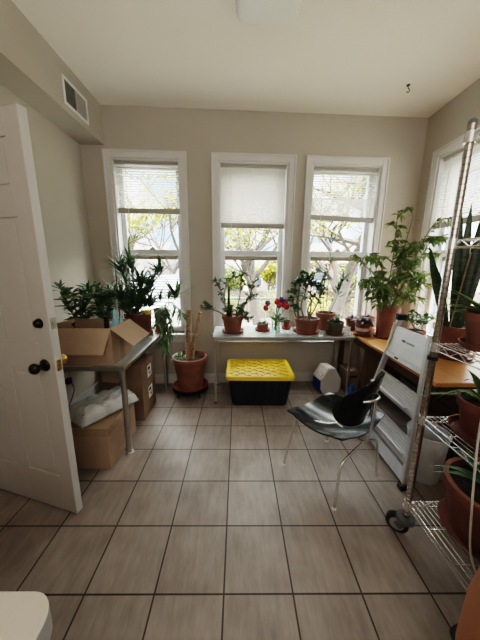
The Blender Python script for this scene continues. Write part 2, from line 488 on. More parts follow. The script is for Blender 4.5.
def window(name, u0, u1, loc, rz, screen=False):
    w = sempty(name, loc, rz)
    cw = 0.075
    b = MB()                                      # casing on the room side
    for (a, c, e, f) in ((u0 - cw, u0, 0.62, Z1 + cw), (u1, u1 + cw, 0.62, Z1 + cw), (u0, u1, Z1, Z1 + cw)):
        b.box(a, c, -0.018, 0, e, f)
    b.box(u0 - cw, u0 - cw + 0.018, -0.028, -0.018, 0.62, Z1 + cw)
    b.box(u1 + cw - 0.018, u1 + cw, -0.028, -0.018, 0.62, Z1 + cw)
    b.box(u0 - cw + 0.018, u1 + cw - 0.018, -0.028, -0.018, Z1 + cw - 0.018, Z1 + cw)
    b.build('casing', M_trim, w, bevel=0.003)
    b = MB()                                      # jamb lining
    b.box(u0, u0 + 0.018, 0, TH, Z0, Z1); b.box(u1 - 0.018, u1, 0, TH, Z0, Z1); b.box(u0 + 0.018, u1 - 0.018, 0, TH, Z1 - 0.018, Z1)
    b.build('jamb', M_trim, w)
    b = MB().box(u0 - cw - 0.02, u1 + cw + 0.02, -0.05, TH, Z0 - 0.03, Z0)
    b.build('sill', M_trim, w, bevel=0.005)
    MB().box(u0 - cw, u1 + cw, -0.016, 0, Z0 - 0.11, Z0 - 0.03).build('apron', M_trim, w, bevel=0.003)
    a, c = u0 + 0.018, u1 - 0.018
    def sash(nm, y0, y1, z0, z1, st, bot, top):
        b = MB()
        b.box(a, a + st, y0, y1, z0, z1); b.box(c - st, c, y0, y1, z0, z1)
        b.box(a + st, c - st, y0, y1, z0, z0 + bot); b.box(a + st, c - st, y0, y1, z1 - top, z1)
        s = b.build(nm, M_vinyl, w, bevel=0.003)
        ym = (y0 + y1) / 2
        MB().box(a + st - 0.004, c - st + 0.004, ym - 0.002, ym + 0.002, z0 + bot - 0.004, z1 - top + 0.004).build('pane', M_glass, s)
        return s
    sash('upper_sash', 0.125, 0.155, 1.60, Z1 - 0.02, 0.05, 0.055, 0.05)
    lo = sash('lower_sash', 0.09, 0.12, Z0, 1.665, 0.055, 0.07, 0.055)
    MB().cbox(((a + c) / 2, 0.088, 1.672), (0.06, 0.03, 0.018)).lathe([(0.012, 0), (0.012, 0.02), (0.005, 0.026)], 10, ((a + c) / 2, 0.085, 1.678)).build('sash_lock', M_nickel, lo)
    # outer storm frame
    b = MB()
    b.box(a, a + 0.03, 0.19, 0.215, Z0, Z1); b.box(c - 0.03, c, 0.19, 0.215, Z0, Z1)
    MB().box(a + .03, c - .03, 0.165, 0.19, 1.552, 1.612).build('storm_rail', M_tan, w)
    if screen: b.box(a + .03, c - .03, 0.19, 0.205, 1.05, 1.078)
    b.build('storm_frame', M_greyp if False else M_vinyl, w)
    return w
for i, (u0, u1) in enumerate(WINS):
    window('window_%d' % (i + 1), u0, u1, rear_o, WB_ROT, screen=(i == 1))
window('window_4', rh[0], rh[1], (XR, RW0, 0), -PI / 2)

def blind(u0, u1, loc, rz, zb, tilt, label, bunch=0.0, skew=0.0):
    t = thing('window_blind', label, 'blind', loc, rz, 'window blinds')
    a, c = u0 + 0.024, u1 - 0.024; zt = Z1 - 0.02
    MB().box(a, c, 0.03, 0.065, zt - 0.03, zt).build('headrail', M_rail, t, bevel=0.002)
    b = MB(); ym = 0.048; z = zt - 0.045; w = 0.0145
    zs = []
    while z > zb + 0.03 + bunch * 0.25:
        zs.append(z); z -= 0.0255
    while z > zb + 0.048:
        zs.append(z); z -= 0.0135
    for z in zs:
        dy, dz = w * math.cos(tilt), w * math.sin(tilt)
        b.add([(a, ym - dy, z - dz), (c, ym - dy, z - dz), (c, ym, z + 0.0022), (a, ym, z + 0.0022), (c, ym + dy, z + dz), (a, ym + dy, z + dz)],
              [(0, 1, 2, 3), (3, 2, 4, 5)])
    b.build('slats', M_slat, t)
    br = MB(); br.bar((a, ym, zb + 0.016 + skew), (c, ym, zb + 0.016 - skew), 0.030, 0.056)
    br.build('bottom_rail', M_rail, t, bevel=0.003)
    for u in (a + 0.09, (a + c) / 2, c - 0.09):
        MB().tube([(u, ym - 0.014, zt - 0.03), (u, ym - 0.014, zb + 0.02)], 0.0014, 5).build('ladder_cord', M_white, t)
    MB().tube([(a + 0.115, 0.022, zt - 0.03), (a + 0.12, 0.014, 1.75)], 0.0035, 6).build('tilt_wand', M_vinyl, t, smooth=True)
blind(*WINS[0], rear_o, WB_ROT, 2.065, -0.16, 'raised white slat blind in the window beside the soffit, slats open')
blind(*WINS[1], rear_o, WB_ROT, 1.925, -0.78, 'white slat blind with closed slats in the middle window of the back wall')
blind(*WINS[2], rear_o, WB_ROT, 2.02, -0.12, 'white slat blind with bunched lower slats above the tall leafy ficus', bunch=0.85, skew=0.012)
blind(*rh, (XR, RW0, 0), -PI / 2, 1.90, -0.35, 'white slat blind on the side wall window behind the chrome rack')

# ------------------------------------------------------------------ door (structure)
dx, dy = -0.63, 0.183
dl = math.hypot(dx, dy)
DR = math.atan2(dy, dx)                         # local +x runs from leading edge to the hinge
door = sempty('door_1', (-0.963, 1.292, 0), DR)
DW, DH, DT = 0.735, 2.165, 0.042
# local +y is toward the camera side? find sign: local y axis = (-sin, cos) of DR
ys = 1 if (-math.sin(DR) * 0 + math.cos(DR) * -1) > 0 else -1   # camera lies toward -y
face = 0.0; back = -ys * DT
def ybox(b, x0, x1, ya, yb, z0, z1):
    b.box(x0, x1, min(ya, yb), max(ya, yb), z0, z1)
b = MB()
ybox(b, 0, DW, face - ys * 0.008, back, 0.012, DH)
panels = []
px = [(0.095, 0.33), (0.42, 0.655)]
pz = [(0.255, 0.915), (1.075, 1.705), (1.825, 2.05)]
# stiles and rails standing 8 mm proud of the panel field
ybox(b, 0, px[0][0], face, face - ys * 0.009, 0.012, DH)
ybox(b, px[0][1], px[1][0], face, face - ys * 0.009, 0.012, DH)
ybox(b, px[1][1], DW, face, face - ys * 0.009, 0.012, DH)
zz = [0.012] + [z for p in pz for z in p] + [DH]
for (a, c) in px:
    for i in range(0, len(zz), 2):
        ybox(b, a, c, face, face - ys * 0.009, zz[i], zz[i + 1])
    for (z0, z1) in pz:
        ybox(b, a + 0.028, c - 0.028, face - ys * 0.003, face - ys * 0.009, z0 + 0.028, z1 - 0.028)
b.build('door_slab', M_door, door, bevel=0.003)
ed = MB(); ybox(ed, -0.002, 0.0005, face - ys * 0.001, back + ys * 0.001, 0.012, DH); ed.build('door_edge', M_trim, door)  # lighter strip: window light on the leading edge put into the colour
def knob(parent_name, x, z, r1, prof, mat, sgn):
    m = Matrix.Translation((x, face if sgn > 0 else back, z)) @ Matrix.Rotation(-ys * sgn * PI / 2, 4, 'X')
    b = MB().lathe(prof, 24); b.v = [tuple(m @ Vector(v)) for v in b.v]
    return b.build(parent_name, mat, door, smooth=True)
kp = [(0.034, 0), (0.034, 0.004), (0.028, 0.010), (0.013, 0.013), (0.012, 0.032), (0.022, 0.040), (0.029, 0.052), (0.029, 0.062), (0.022, 0.072), (0.008, 0.076), (0.0, 0.076)]
knob('door_knob', 0.068, 0.955, 0, kp, M_bronze, 1)
knob('door_knob', 0.068, 0.955, 0, kp, M_brass, -1)
dp = [(0.026, 0), (0.026, 0.006), (0.022, 0.014), (0.019, 0.022), (0.012, 0.026), (0, 0.027)]
db = knob('deadbolt', 0.062, 1.185, 0, dp, M_bronze, 1)
for z, hm in ((1.185, M_nickel), (0.955, M_brass)):
    b = MB(); ybox(b, -0.0045, -0.0015, face - ys * 0.009, back + ys * 0.009, z - 0.03, z + 0.03)
    pl = b.build('latch_plate', hm, door)
    b = MB(); ybox(b, -0.009, -0.004, face - ys * 0.014, back + ys * 0.014, z - 0.011, z + 0.011); b.build('latch_bolt', M_nickel if z > 1 else M_brass, pl)
b = MB()
for z in (0.25, 1.08, 1.92):
    b.tube([(DW + 0.006, back, z - 0.045), (DW + 0.006, back, z + 0.045)], 0.007, 10)
b.build('hinge', M_nickel, door, smooth=True)

# ------------------------------------------------------------------ ceiling things
t = thing('air_vent', 'white metal air vent with open damper on the soffit', 'vent', (-1.425, 2.61, 2.877))
b = MB()                                         # local: y along wall, x out of the face
W2, H2 = 0.175, 0.105
for (y0, y1, z0, z1) in ((-W2, W2, H2 - 0.022, H2), (-W2, W2, -H2, -H2 + 0.022), (-W2, -W2 + 0.022, -H2 + .022, H2 - .022), (W2 - 0.022, W2, -H2 + .022, H2 - .022)):
    b.box(0, 0.010, y0, y1, z0, z1)
b.build('frame', M_white, t, bevel=0.003)
MB().box(0.001, 0.003, -W2 + .02, -0.005, -H2 + .02, H2 - .02).build('damper', M_grey_filter, t)
MB().box(0.001, 0.002, 0.005, W2 - .02, -H2 + .02, H2 - .02).build('backing', M_grey_lou, t)
b = MB()
for k in range(9):
    y = 0.012 + k * (W2 - 0.04) / 8
    b.box(0.002, 0.008, y - 0.002, y + 0.002, -H2 + .02, H2 - .02)
b.box(0.002, 0.009, -0.006, 0.004, -H2 + .02, H2 - .02)
b.build('louvers', M_grey_lou, t)

t = thing('ceiling_light', 'square white flush ceiling light with rounded corners', 'ceiling light', (0.18, 1.87, ZC))
b = MB().prism(rrect(-0.205, 0.205, -0.205, 0.205, 0.05), -0.012, 0); b.build('base_plate', M_trim, t)
b = MB()
p0 = rrect(-0.2, 0.2, -0.2, 0.2, 0.05); p1 = rrect(-0.175, 0.175, -0.175, 0.175, 0.045)
n = len(p0)
vs = [(x, y, -0.012) for x, y in p0] + [(x, y, -0.045) for x, y in rrect(-.197, .197, -.197, .197, .05)] + [(x, y, -0.066) for x, y in p1]
fs = [(i, (i + 1) % n, n + (i + 1) % n, n + i) for i in range(n)] + [(n + i, n + (i + 1) % n, 2 * n + (i + 1) % n, 2 * n + i) for i in range(n)] + [tuple(range(2 * n, 3 * n))]
b.add(vs, fs); b.build('lens', M_lens, t, smooth=True)

t = thing('ceiling_hook', 'small dark metal hook screwed into the ceiling', 'hook', (1.53, 2.71, ZC))
MB().lathe([(0.0, -0.006), (0.014, -0.005), (0.016, 0)], 14).build('plate', M_bronze, t, smooth=True)
MB().tube([(0, 0, 0), (0, 0, -0.02), (0.012, 0, -0.032), (0.016, 0, -0.045), (0.006, 0, -0.058), (-0.01, 0, -0.052)], 0.0035, 8).build('hook', M_bronze, t, smooth=True)

# ------------------------------------------------------------------ plants: pots and foliage
def pot(t, rt, rb, h, mat=None, saucer=None, z=0.0, rim=True, soil=True, smat=None):
    mat = mat or M_terra
    z0 = 0.0
    if saucer:
        z0 = 0.008
        MB().lathe([(0, 0), (saucer * 0.88, 0), (saucer, 0.028), (saucer - 0.006, 0.028), (saucer * 0.86, 0.009), (0, 0.008)], 28).build('saucer', smat or mat, t, smooth=True)
    if rim:
        rh_ = min(0.05, h * 0.22)
        prof = [(0, z0), (rb, z0), (rt * 0.92, z0 + h - rh_), (rt, z0 + h - rh_), (rt * 1.01, z0 + h), (rt * 0.9, z0 + h), (rt * 0.86, z0 + h * 0.75), (0, z0 + h * 0.75)]
    else:
        prof = [(0, z0), (rb, z0), (rt, z0 + h), (rt * 0.93, z0 + h), (rt * 0.89, z0 + h * 0.75), (0, z0 + h * 0.75)]
    MB().lathe(prof, 28).build('pot', mat, t, smooth=True, autosmooth=35)
    if soil:
        b = MB(); zs = z0 + h * 0.88; n = 20; rs = rt * 0.885
        vs = [(0, 0, zs + 0.008)]
        for k in range(2):
            for i in range(n):
                a = 2 * PI * i / n; rr = rs * (0.55 if k == 0 else 1.0)
                vs.append((rr * math.cos(a), rr * math.sin(a), zs + R.uniform(-0.003, 0.006)))
        fs = [(0, 1 + i, 1 + (i + 1) % n) for i in range(n)] + [(1 + i, 1 + n + i, 1 + n + (i + 1) % n, 1 + (i + 1) % n) for i in range(n)]
        b.add(vs, fs); b.build('soil', M_soil, t, smooth=True)
    return z0 + h * 0.88

def rdir(rng, zmin=-0.3, zmax=0.8):
    a = rng.uniform(0, 2 * PI); z = rng.uniform(zmin, zmax); r = math.sqrt(max(0, 1 - z * z))
    return Vector((r * math.cos(a), r * math.sin(a), z))

def stems_foliage(t, stems, leaf_fn, smat, lmat, seed, r0=0.006, r1=0.002, start=0.3, n=20, jitter=0.0, seg=6, extra=None):
    """stems: list of world-local point lists (local to t). leaves scattered along each from fraction start."""
    rng = random.Random(seed)
    sb, lb = MB(), MB()
    for st in stems:
        pts = catmull(st, 5); m = len(pts)
        if jitter:
            pts = [pts[0]] + [p + Vector((rng.uniform(-1, 1), rng.uniform(-1, 1), rng.uniform(-1, 1))) * jitter for p in pts[1:]]
        sb.tube(pts, [r0 + (r1 - r0) * i / (m - 1) for i in range(m)], seg)
        for k in range(n):
            f = start + (1 - start) * (k + rng.random()) / n
            x = f * (m - 1); i = min(int(x), m - 2); q = pts[i].lerp(pts[i + 1], x - i)
            d = (pts[i + 1] - pts[i]).normalized()
            leaf_fn(lb, q, d, f, rng)
    sb.build('stem', smat, t, smooth=True)
    lb.build('foliage', lmat, t, smooth=True, autosmooth=80)

def lf(L, W, droop, fold=0.25, zmin=-0.3, zmax=0.7, along=0.3, power=0.9, lv=0.3, seg=4):
    def f(lb, q, d, fr, rng):
        a = rdir(rng, zmin, zmax)
        v = a * (1 - along) + d * along
        lb.leaf(q, v, L * rng.uniform(1 - lv, 1 + lv), W * rng.uniform(1 - lv, 1 + lv), droop * rng.uniform(0.5, 1.4), fold, seg, power, rng.uniform(-0.7, 0.7))
    return f

def twiggy(stems, rng, per=3, length=0.12, up=0.3, start=0.35):
    """adds side twigs to stems"""
    out = list(stems)
    for st in stems:
        pts = catmull(st, 5)
        for k in range(per):
            i = int(len(pts) * rng.uniform(start, 0.95)); p = pts[min(i, len(pts) - 1)]
            d = rdir(rng, -0.1, 0.8); d.z += up; d.normalize()
            L = length * rng.uniform(0.6, 1.3)
            out.append([p, p + d * L * 0.5 + Vector((0, 0, 0.01)), p + d * L + Vector((0, 0, -0.01))])
    return out

def rel(t, pts):
    o = t.location
    return [Vector(p) - o for p in pts]

# ------------------------------------------------------------------ left table and what is on it
LT = 0.745
t = thing('side_table', 'metal framed glass side table against the soffit wall, holding boxes and plants', 'table', (-1.24, 2.38, 0))
x0, x1, y0, y1 = -0.42, 0.405, -0.58, 0.58
MB().prism(rrect(x0 + .02, x1 - .02, y0 + .02, y1 - .02, 0.01, 3), LT - 0.010, LT - 0.001).build('table_top', M_tabletop, t)
b = MB()
b.box(x0, x1, y0, y0 + 0.03, LT - 0.035, LT); b.box(x0, x1, y1 - 0.03, y1, LT - 0.035, LT)
b.box(x0, x0 + 0.03, y0 + .03, y1 - .03, LT - 0.035, LT); b.box(x1 - 0.03, x1, y0 + .03, y1 - .03, LT - 0.035, LT)
b.build('frame', M_steel, t, bevel=0.004)
for (sx, sy) in ((x0 + .03, y0 + .03), (x1 - .03, y0 + .03), (x0 + .03, y1 - .03), (x1 - .03, y1 - .03)):
    lg = MB().tube([(sx, sy, 0.012), (sx, sy, LT - 0.03)], 0.022, 16).build('leg', M_steel, t, smooth=True)
    MB().lathe([(0, 0), (0.034, 0), (0.034, 0.008), (0.024, 0.016), (0, 0.016)], 18, (sx, sy, 0)).build('foot', M_steel, lg, smooth=True)

def open_box(t, w, d, h, th, flaps, mat=M_card, matin=M_card_in):
    b = MB()
    b.box(0, w, 0, d, 0, th)
    b.box(0, w, 0, th, th, h); b.box(0, w, d - th, d, th, h); b.box(0, th, th, d - th, th, h); b.box(w - th, w, th, d - th, th, h)
    b.build('carton_body', mat, t)
    for (p, q, vec, skew) in flaps:
        p = Vector(p); q = Vector(q); v = Vector(vec); e = (q - p).normalized() * skew
        nrm = (q - p).cross(v).normalized() * th
        b = MB().add([p, q, q + v - e, p + v + e, p + nrm, q + nrm, q + v - e + nrm, p + v + e + nrm],
                     [(0, 1, 2, 3), (7, 6, 5, 4), (0, 4, 5, 1), (1, 5, 6, 2), (2, 6, 7, 3), (3, 7, 4, 0)])
        b.build('flap', matin, t)

t = thing('cardboard_box', 'open brown cardboard box with flaps down on the glass side table', 'box', (-1.40, 1.83, LT))
w, d, h = 0.475, 0.35, 0.285
open_box(t, w, d, h, 0.005, [((0.0, 0, h), (w, 0, h), (0.0, -0.055, -0.185), 0.045),
                             ((w, 0, h), (w, d, h), (0.165, -0.01, -0.125), 0.0),
                             ((w, d, h), (0, d, h), (0, 0.12, -0.14), 0.02),
                             ((0, d, h), (0, 0, h), (-0.14, 0, -0.04), 0.0)])
MB().box(w, w + 0.001, 0.13, 0.20, 0.0, h).build('packing_tape', M_tape, t)
MB().box(0.30, 0.36, d - 0.0062, d - 0.005, 0.215, 0.265).build('paper_label', M_label, t)
t = thing('brown_bottle', 'brown bottle lying inside the open cardboard box', 'bottle', (-1.235, 2.03, LT + 0.165))
m = Matrix.Rotation(-0.5, 4, 'Y') @ Matrix.Rotation(0.2, 4, 'X')
b = MB().lathe([(0, -0.145), (0.026, -0.145), (0.028, -0.12), (0.028, 0.05), (0.014, 0.09), (0.012, 0.12)], 18); b.v = [tuple(m @ Vector(v)) for v in b.v]
b.build('bottle_body', pm('brown_glass', (0.16, 0.06, 0.035), 0.15), t, smooth=True)
b = MB().lathe([(0.015, 0.12), (0.015, 0.142), (0.0, 0.143)], 16); b.v = [tuple(m @ Vector(v)) for v in b.v]
b.build('cap', M_rubber, t, smooth=True)
# crumpled cloth
def crumple(name, label, cat, loc, rx, ry, h, mat, seed, amp=0.5, nu=22, nv=12, fq=30):
    b = MB(); vs = []; fs = []
    for j in range(nv + 1):
        ph = PI / 2 * j / nv
        for i in range(nu):
            a = 2 * PI * i / nu
            v = Vector((math.cos(a) * math.cos(ph), math.sin(a) * math.cos(ph), math.sin(ph)))
            k = 1 + amp * mnoise.noise(v * 2.6 + Vector((seed, 0, 0))) + amp * 0.4 * mnoise.noise(v * 6 + Vector((0, seed, 0)))
            vs.append((v.x * rx * k, v.y * ry * k, max(0.001, v.z * h * k)))
    for j in range(nv):
        for i in range(nu):
            fs.append((j * nu + i, j * nu + (i + 1) % nu, (j + 1) * nu + (i + 1) % nu, (j + 1) * nu + i))
    fs.append(tuple(reversed(range(nu))))
    b.add(vs, fs)
    o = b.build(name, mat, smooth=True, autosmooth=60); o.location = loc
    return tag(o, label, cat)
crumple('cloth', 'crumpled pale blue cloth bulging from the open cardboard box', 'cloth', (-0.985, 2.06, LT + 0.006), 0.048, 0.09, 0.325, M_bluecloth, 3.1, 0.35)
o = MB().lathe([(0, 0), (0.016, 0), (0.018, 0.05), (0.016, 0.30), (0.018, 0.305), (0.018, 0.34), (0, 0.345)], 14).build('black_tube', M_black, smooth=True)
o.location = (-1.015, 1.93, LT + 0.006); o.rotation_euler = (-0.1, -0.0, 0); tag(o, 'black capped tube standing in the open cardboard box by the cloth', 'tube')

# dark leafy shrubs at the wall end of the table
for (px_, py_, lab, seed, hh) in ((-1.44, 2.33, 'dark leafy potted shrub behind the open box, next to the door', 11, 0.50),
                                  (-1.30, 2.50, 'dark leafy potted shrub behind the open box, beside the spiky dragon tree', 12, 0.50)):
    t = thing('potted_shrub', lab, 'plant', (px_, py_, LT), group='dark shrubs on the side table')
    zs = pot(t, 0.095, 0.07, 0.16, M_terra_d, 0.1)
    rng = random.Random(seed); st = []
    for k in range(7):
        a = 2 * PI * k / 7 + rng.uniform(-.3, .3); r = rng.uniform(0.08, 0.16)
        st.append([(0.02 * math.cos(a), 0.02 * math.sin(a), zs), (0.5 * r * math.cos(a), 0.5 * r * math.sin(a), zs + hh * 0.42), (r * math.cos(a) * (0.75 if k % 2 else 0.9), r * math.sin(a), zs + hh * rng.uniform(0.62, 0.82))])
    stems_foliage(t, st, lf(0.115, 0.025, 0.25, zmin=-0.25, zmax=0.8, along=0.3), M_gstem, M_leaf_gd, seed, 0.006, 0.003, 0.08, 38)

def rosette(lb, q, d, rng, n=16, L=0.2, W=0.017, droop=0.5, spread=0.75):
    for k in range(n):
        a = rdir(rng, -0.15, 0.9)
        v = a * spread + d * (1.05 - spread) + Vector((0, 0, 0.12))
        lb.leaf(q - d * rng.uniform(0, 0.06), v, L * rng.uniform(0.65, 1.15), W * rng.uniform(0.8, 1.2), droop * rng.uniform(0.3, 1.3), 0.3, 5, 0.6)

t = thing('dragon_tree', 'spiky narrow leaved dragon tree in a dark red pot on the side table', 'plant', (-1.08, 2.68, LT))
zs = pot(t, 0.105, 0.08, 0.24, M_terra_d, 0.11)
tips = [(-1.02, 2.52, 1.50), (-1.12, 2.55, 1.46), (-0.79, 2.58, 1.43), (-0.86, 2.50, 1.28), (-0.62, 2.52, 1.21), (-0.92, 2.46, 1.34), (-0.98, 2.48, 1.15), (-1.13, 2.48, 1.20), (-0.9, 2.6, 1.12), (-1.05, 2.42, 1.08)]
rng = random.Random(5); sb, lb = MB(), MB()
for i, tp in enumerate(tips):
    v = Vector(tp) - t.location
    a = Vector((rng.uniform(-.05, .05), rng.uniform(-.05, .05), zs))
    path = catmull([a, a.lerp(v, 0.5) + Vector((0, 0, 0.05)), v - Vector((0, 0, 0.02)), v], 6)
    sb.tube(path, [0.008 - 0.004 * k / (len(path) - 1) for k in range(len(path))], 7)
    d = (path[-1] - path[-4]).normalized()
    rosette(lb, v, (d + Vector((0, 0, .5))).normalized(), rng, 26, 0.28, 0.019, 0.35)
    for k in range(5):
        q = path[int(len(path) * (0.30 + 0.13 * k))]
        rosette(lb, q, Vector((0, 0, 1)), rng, 14, 0.25, 0.018, 0.45)
sb.build('stem', M_bark, t, smooth=True); lb.build('foliage', M_leaf_gd, t, smooth=True, autosmooth=80)
MB().tube([(-0.17, 0.02, zs - 0.05), (-0.175, 0.03, 0.62), (-0.18, 0.04, 0.77)], 0.005, 6).build('stake', M_darkstake, t, smooth=True)

t = thing('potted_trailing_plant', 'trailing narrow leaved plant hanging over the side table edge', 'plant', (-0.865, 2.86, LT))
zs = pot(t, 0.078, 0.058, 0.26, M_terra, 0.085)
st = [rel(t, p) for p in (
    [(-0.86, 2.86, 0.98), (-0.79, 2.76, 1.06), (-0.70, 2.62, 0.95), (-0.69, 2.56, 0.78)],
    [(-0.87, 2.85, 0.98), (-0.78, 2.70, 1.03), (-0.71, 2.55, 0.84), (-0.73, 2.52, 0.66)],
    [(-0.85, 2.86, 0.98), (-0.75, 2.78, 1.09), (-0.62, 2.66, 1.05), (-0.58, 2.62, 0.98)],
    [(-0.87, 2.86, 0.98), (-0.80, 2.70, 1.0), (-0.755, 2.55, 0.80), (-0.76, 2.48, 0.72)],
    [(-0.88, 2.86, 0.98), (-0.83, 2.74, 1.05), (-0.8, 2.6, 1.0), (-0.78, 2.5, 0.92)])]
stems_foliage(t, st, lf(0.11, 0.022, 0.5, zmin=-0.7, zmax=0.4, along=0.4), M_gstem, M_leaf_gd, 21, 0.005, 0.003, 0.25, 26)

t = thing('yellow_rimmed_pot', 'terracotta pot with a yellow rim behind the open box flap', 'plant', (-0.985, 2.75, LT))
zs = pot(t, 0.056, 0.044, 0.262, M_terra, 0.062)
MB().lathe([(0.0515, 0.222), (0.0585, 0.224), (0.0592, 0.271), (0.049, 0.272)], 24).build('yellow_rim', M_yellow_pot, t, smooth=True)
rng = random.Random(9); lb = MB()
for k in range(14): lb.leaf((0, 0, zs), rdir(rng, 0.1, 0.9), 0.08, 0.014, 0.4, 0.3)
lb.build('foliage', M_leaf_dk, t, smooth=True)

# ------------------------------------------------------------------ under the left table
t = thing('cardboard_box', 'taped brown shipping box on the floor in front, beneath the bubble wrap parcel', 'box', (-1.235, 1.655, 0), math.radians(-1))
w, d, h = 0.31, 0.46, 0.335
b = MB().box(0, w, 0, d, 0, h); b.build('carton_body', M_card, t, bevel=0.004)
MB().box(-0.002, w + 0.002, -0.002, d + 0.002, h - 0.06, h + 0.002).build('packing_tape', M_tape, t)
b = MB().add([(0.03, 0.0, h + .003), (0.20, 0.0, h + .003), (0.15, -0.055, h + 0.035), (0.06, -0.05, h + 0.03)], [(0, 1, 2, 3)])
b.build('flap', M_card_in, t)
# bubble wrapped parcel
t = thing('wrapped_parcel', 'clear bubble wrapped parcel resting on the taped floor box', 'parcel', (-1.075, 1.90, 0.345), math.radians(58))
b = MB(); nx, ny = 26, 16; vs = []; fs = []
def wrapz(u, v):
    e = (1 - abs(u) ** 6) * (1 - abs(v) ** 6)
    return e
for side in (1, 0):
    for j in range(ny + 1):
        for i in range(nx + 1):
            u = -1 + 2 * i / nx; v = -1 + 2 * j / ny
            wob = 0.02 * mnoise.noise(Vector((u * 3, v * 3, side * 5)))
            e = wrapz(u, v)
            z = 0.10 * (e ** 0.35) + wob * e + 0.012 * mnoise.noise(Vector((u * 7, v * 7, 2))) * e if side else 0.002
            if side and e < 0.02: z = 0.012
            vs.append((u * 0.235 + wob * .6, v * 0.135 + wob * .5, z + 0.006))
N = (nx + 1) * (ny + 1)
for s_ in (0, 1):
    for j in range(ny):
        for i in range(nx):
            a = s_ * N + j * (nx + 1) + i
            q = (a, a + 1, a + nx + 2, a + nx + 1)
            fs.append(q if s_ == 0 else tuple(reversed(q)))
b.add(vs, fs)
b.build('bubble_wrap', M_wrap, t, smooth=True)
MB().cbox((0, 0, 0.052), (0.41, 0.215, 0.07)).build('inner_pack', pm('pale_pack', (0.35, 0.33, 0.30), 0.7, var=0.2, scale=12), t, bevel=0.006)

t = thing('cardboard_box', 'tall cardboard box with two printed shipping labels under the side table', 'box', (-1.30, 2.265, 0))
w, d, h = 0.405, 0.36, 0.565
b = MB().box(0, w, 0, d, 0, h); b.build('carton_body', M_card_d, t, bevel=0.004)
b = MB().add([(0.03, -0.003, h), (0.27, -0.003, h), (0.25, -0.13, h - 0.11), (0.10, -0.12, h - 0.10)], [(0, 1, 2, 3)]); b.build('flap', M_card, t)
for (yy, zc) in ((0.205, 0.44), (0.205, 0.215)):
    lbm = MB().box(w, w + 0.0015, yy - 0.055, yy + 0.055, zc - 0.06, zc + 0.06).build('paper_label', M_label, t)
    b = MB().box(w + 0.0015, w + 0.0022, yy - 0.043, yy + 0.02, zc + 0.012, zc + 0.045).box(w + .0015, w + .0022, yy - 0.043, yy + 0.043, zc - 0.012, zc - 0.004)
    b.build('print', M_ink, lbm)
    MB().box(w + 0.0015, w + 0.0022, yy - 0.01, yy + 0.04, zc - 0.045, zc - 0.022).build('print', M_redink, lbm)

t = thing('power_outlet', 'white wall outlet with a black power adapter plugged in', 'outlet', (XL, 2.36, 0.40))
MB().box(0, 0.006, -0.036, 0.036, -0.058, 0.058).build('cover_plate', M_white, t, bevel=0.003)
MB().box(0.006, 0.045, -0.028, 0.028, -0.055, -0.005).build('adapter', M_black, t, bevel=0.004)
pts = catmull([(0.045, 0, -0.04), (0.08, -0.02, -0.12), (0.05, -0.12, -0.3), (0.09, -0.25, -0.393), (0.2, -0.35, -0.393), (0.15, -0.48, -0.393)], 6)
MB().tube(pts, 0.004, 6).build('cord', M_black, t, smooth=True)
t = thing('power_strip', 'black power strip with plugs on the floor by the wall', 'power strip', (-1.50, 1.93, 0), 0.5)
MB().box(-0.15, 0.15, -0.03, 0.03, 0, 0.035).build('strip_body', M_black, t, bevel=0.005)
for k in range(2): MB().box(-0.08 + k * 0.09, -0.03 + k * 0.09, -0.024, 0.024, 0.035, 0.085).build('plug', M_greyp if k else M_black, t, bevel=0.005)

# ------------------------------------------------------------------ pot on rolling dolly
t = thing('potted_trunk_plant', 'large terracotta pot on a wheeled dolly with two cut ringed trunks', 'plant', (-0.545, 2.82, 0))
dly = MB().lathe([(0, 0.058), (0.18, 0.058), (0.205, 0.066), (0.205, 0.082), (0, 0.082)], 28).build('dolly', M_black, t, smooth=True)
for k in range(4):
    a = PI / 4 + k * PI / 2; cx, cy = 0.165 * math.cos(a), 0.165 * math.sin(a)
    b = MB().tube([(cx - 0.011, cy, 0.024), (cx + 0.011, cy, 0.024)], 0.024, 14); b.cbox((cx, cy, 0.052), (0.03, 0.022, 0.016))
    b.build('caster', M_rubber, dly, smooth=True)
MB().lathe([(0, 0.082), (0.165, 0.082), (0.205, 0.125), (0.197, 0.127), (0.15, 0.092), (0, 0.09)], 28).build('saucer', M_terra_r, t, smooth=True)
MB().lathe([(0, 0.094), (0.135, 0.094), (0.182, 0.40), (0.197, 0.405), (0.205, 0.455), (0.198, 0.47), (0.178, 0.47), (0.17, 0.42), (0, 0.415)], 32).build('pot', M_terra, t, smooth=True, autosmooth=40)
MB().lathe([(0, 0.435), (0.09, 0.432), (0.173, 0.425)], 24).build('soil', M_soil, t, smooth=True)
def ringed(b, path, r):
    pts = catmull(path, 10); P2 = []; RR = []
    L = len(pts)
    for i in range(L - 1):
        for k in range(4):
            P2.append(pts[i].lerp(pts[i + 1], k / 4)); RR.append(r * (1.12 if k == 0 else 0.98 if k == 1 else 0.92 if k == 2 else 0.98))
    P2.append(pts[-1]); RR.append(r)
    b.tube(P2, RR, 14)
b = MB(); ringed(b, [(-0.02, 0.0, 0.42), (-0.015, 0.01, 0.70), (-0.005, 0.03, 1.0)], 0.030); b.build('trunk', M_palmbark, t, smooth=True)
b = MB(); ringed(b, [(0.03, 0.0, 0.42), (0.055, 0.01, 0.66), (0.125, 0.03, 0.97)], 0.020); b.build('trunk', M_palmbark, t, smooth=True)
rng = random.Random(31); lb = MB(); sb = MB()
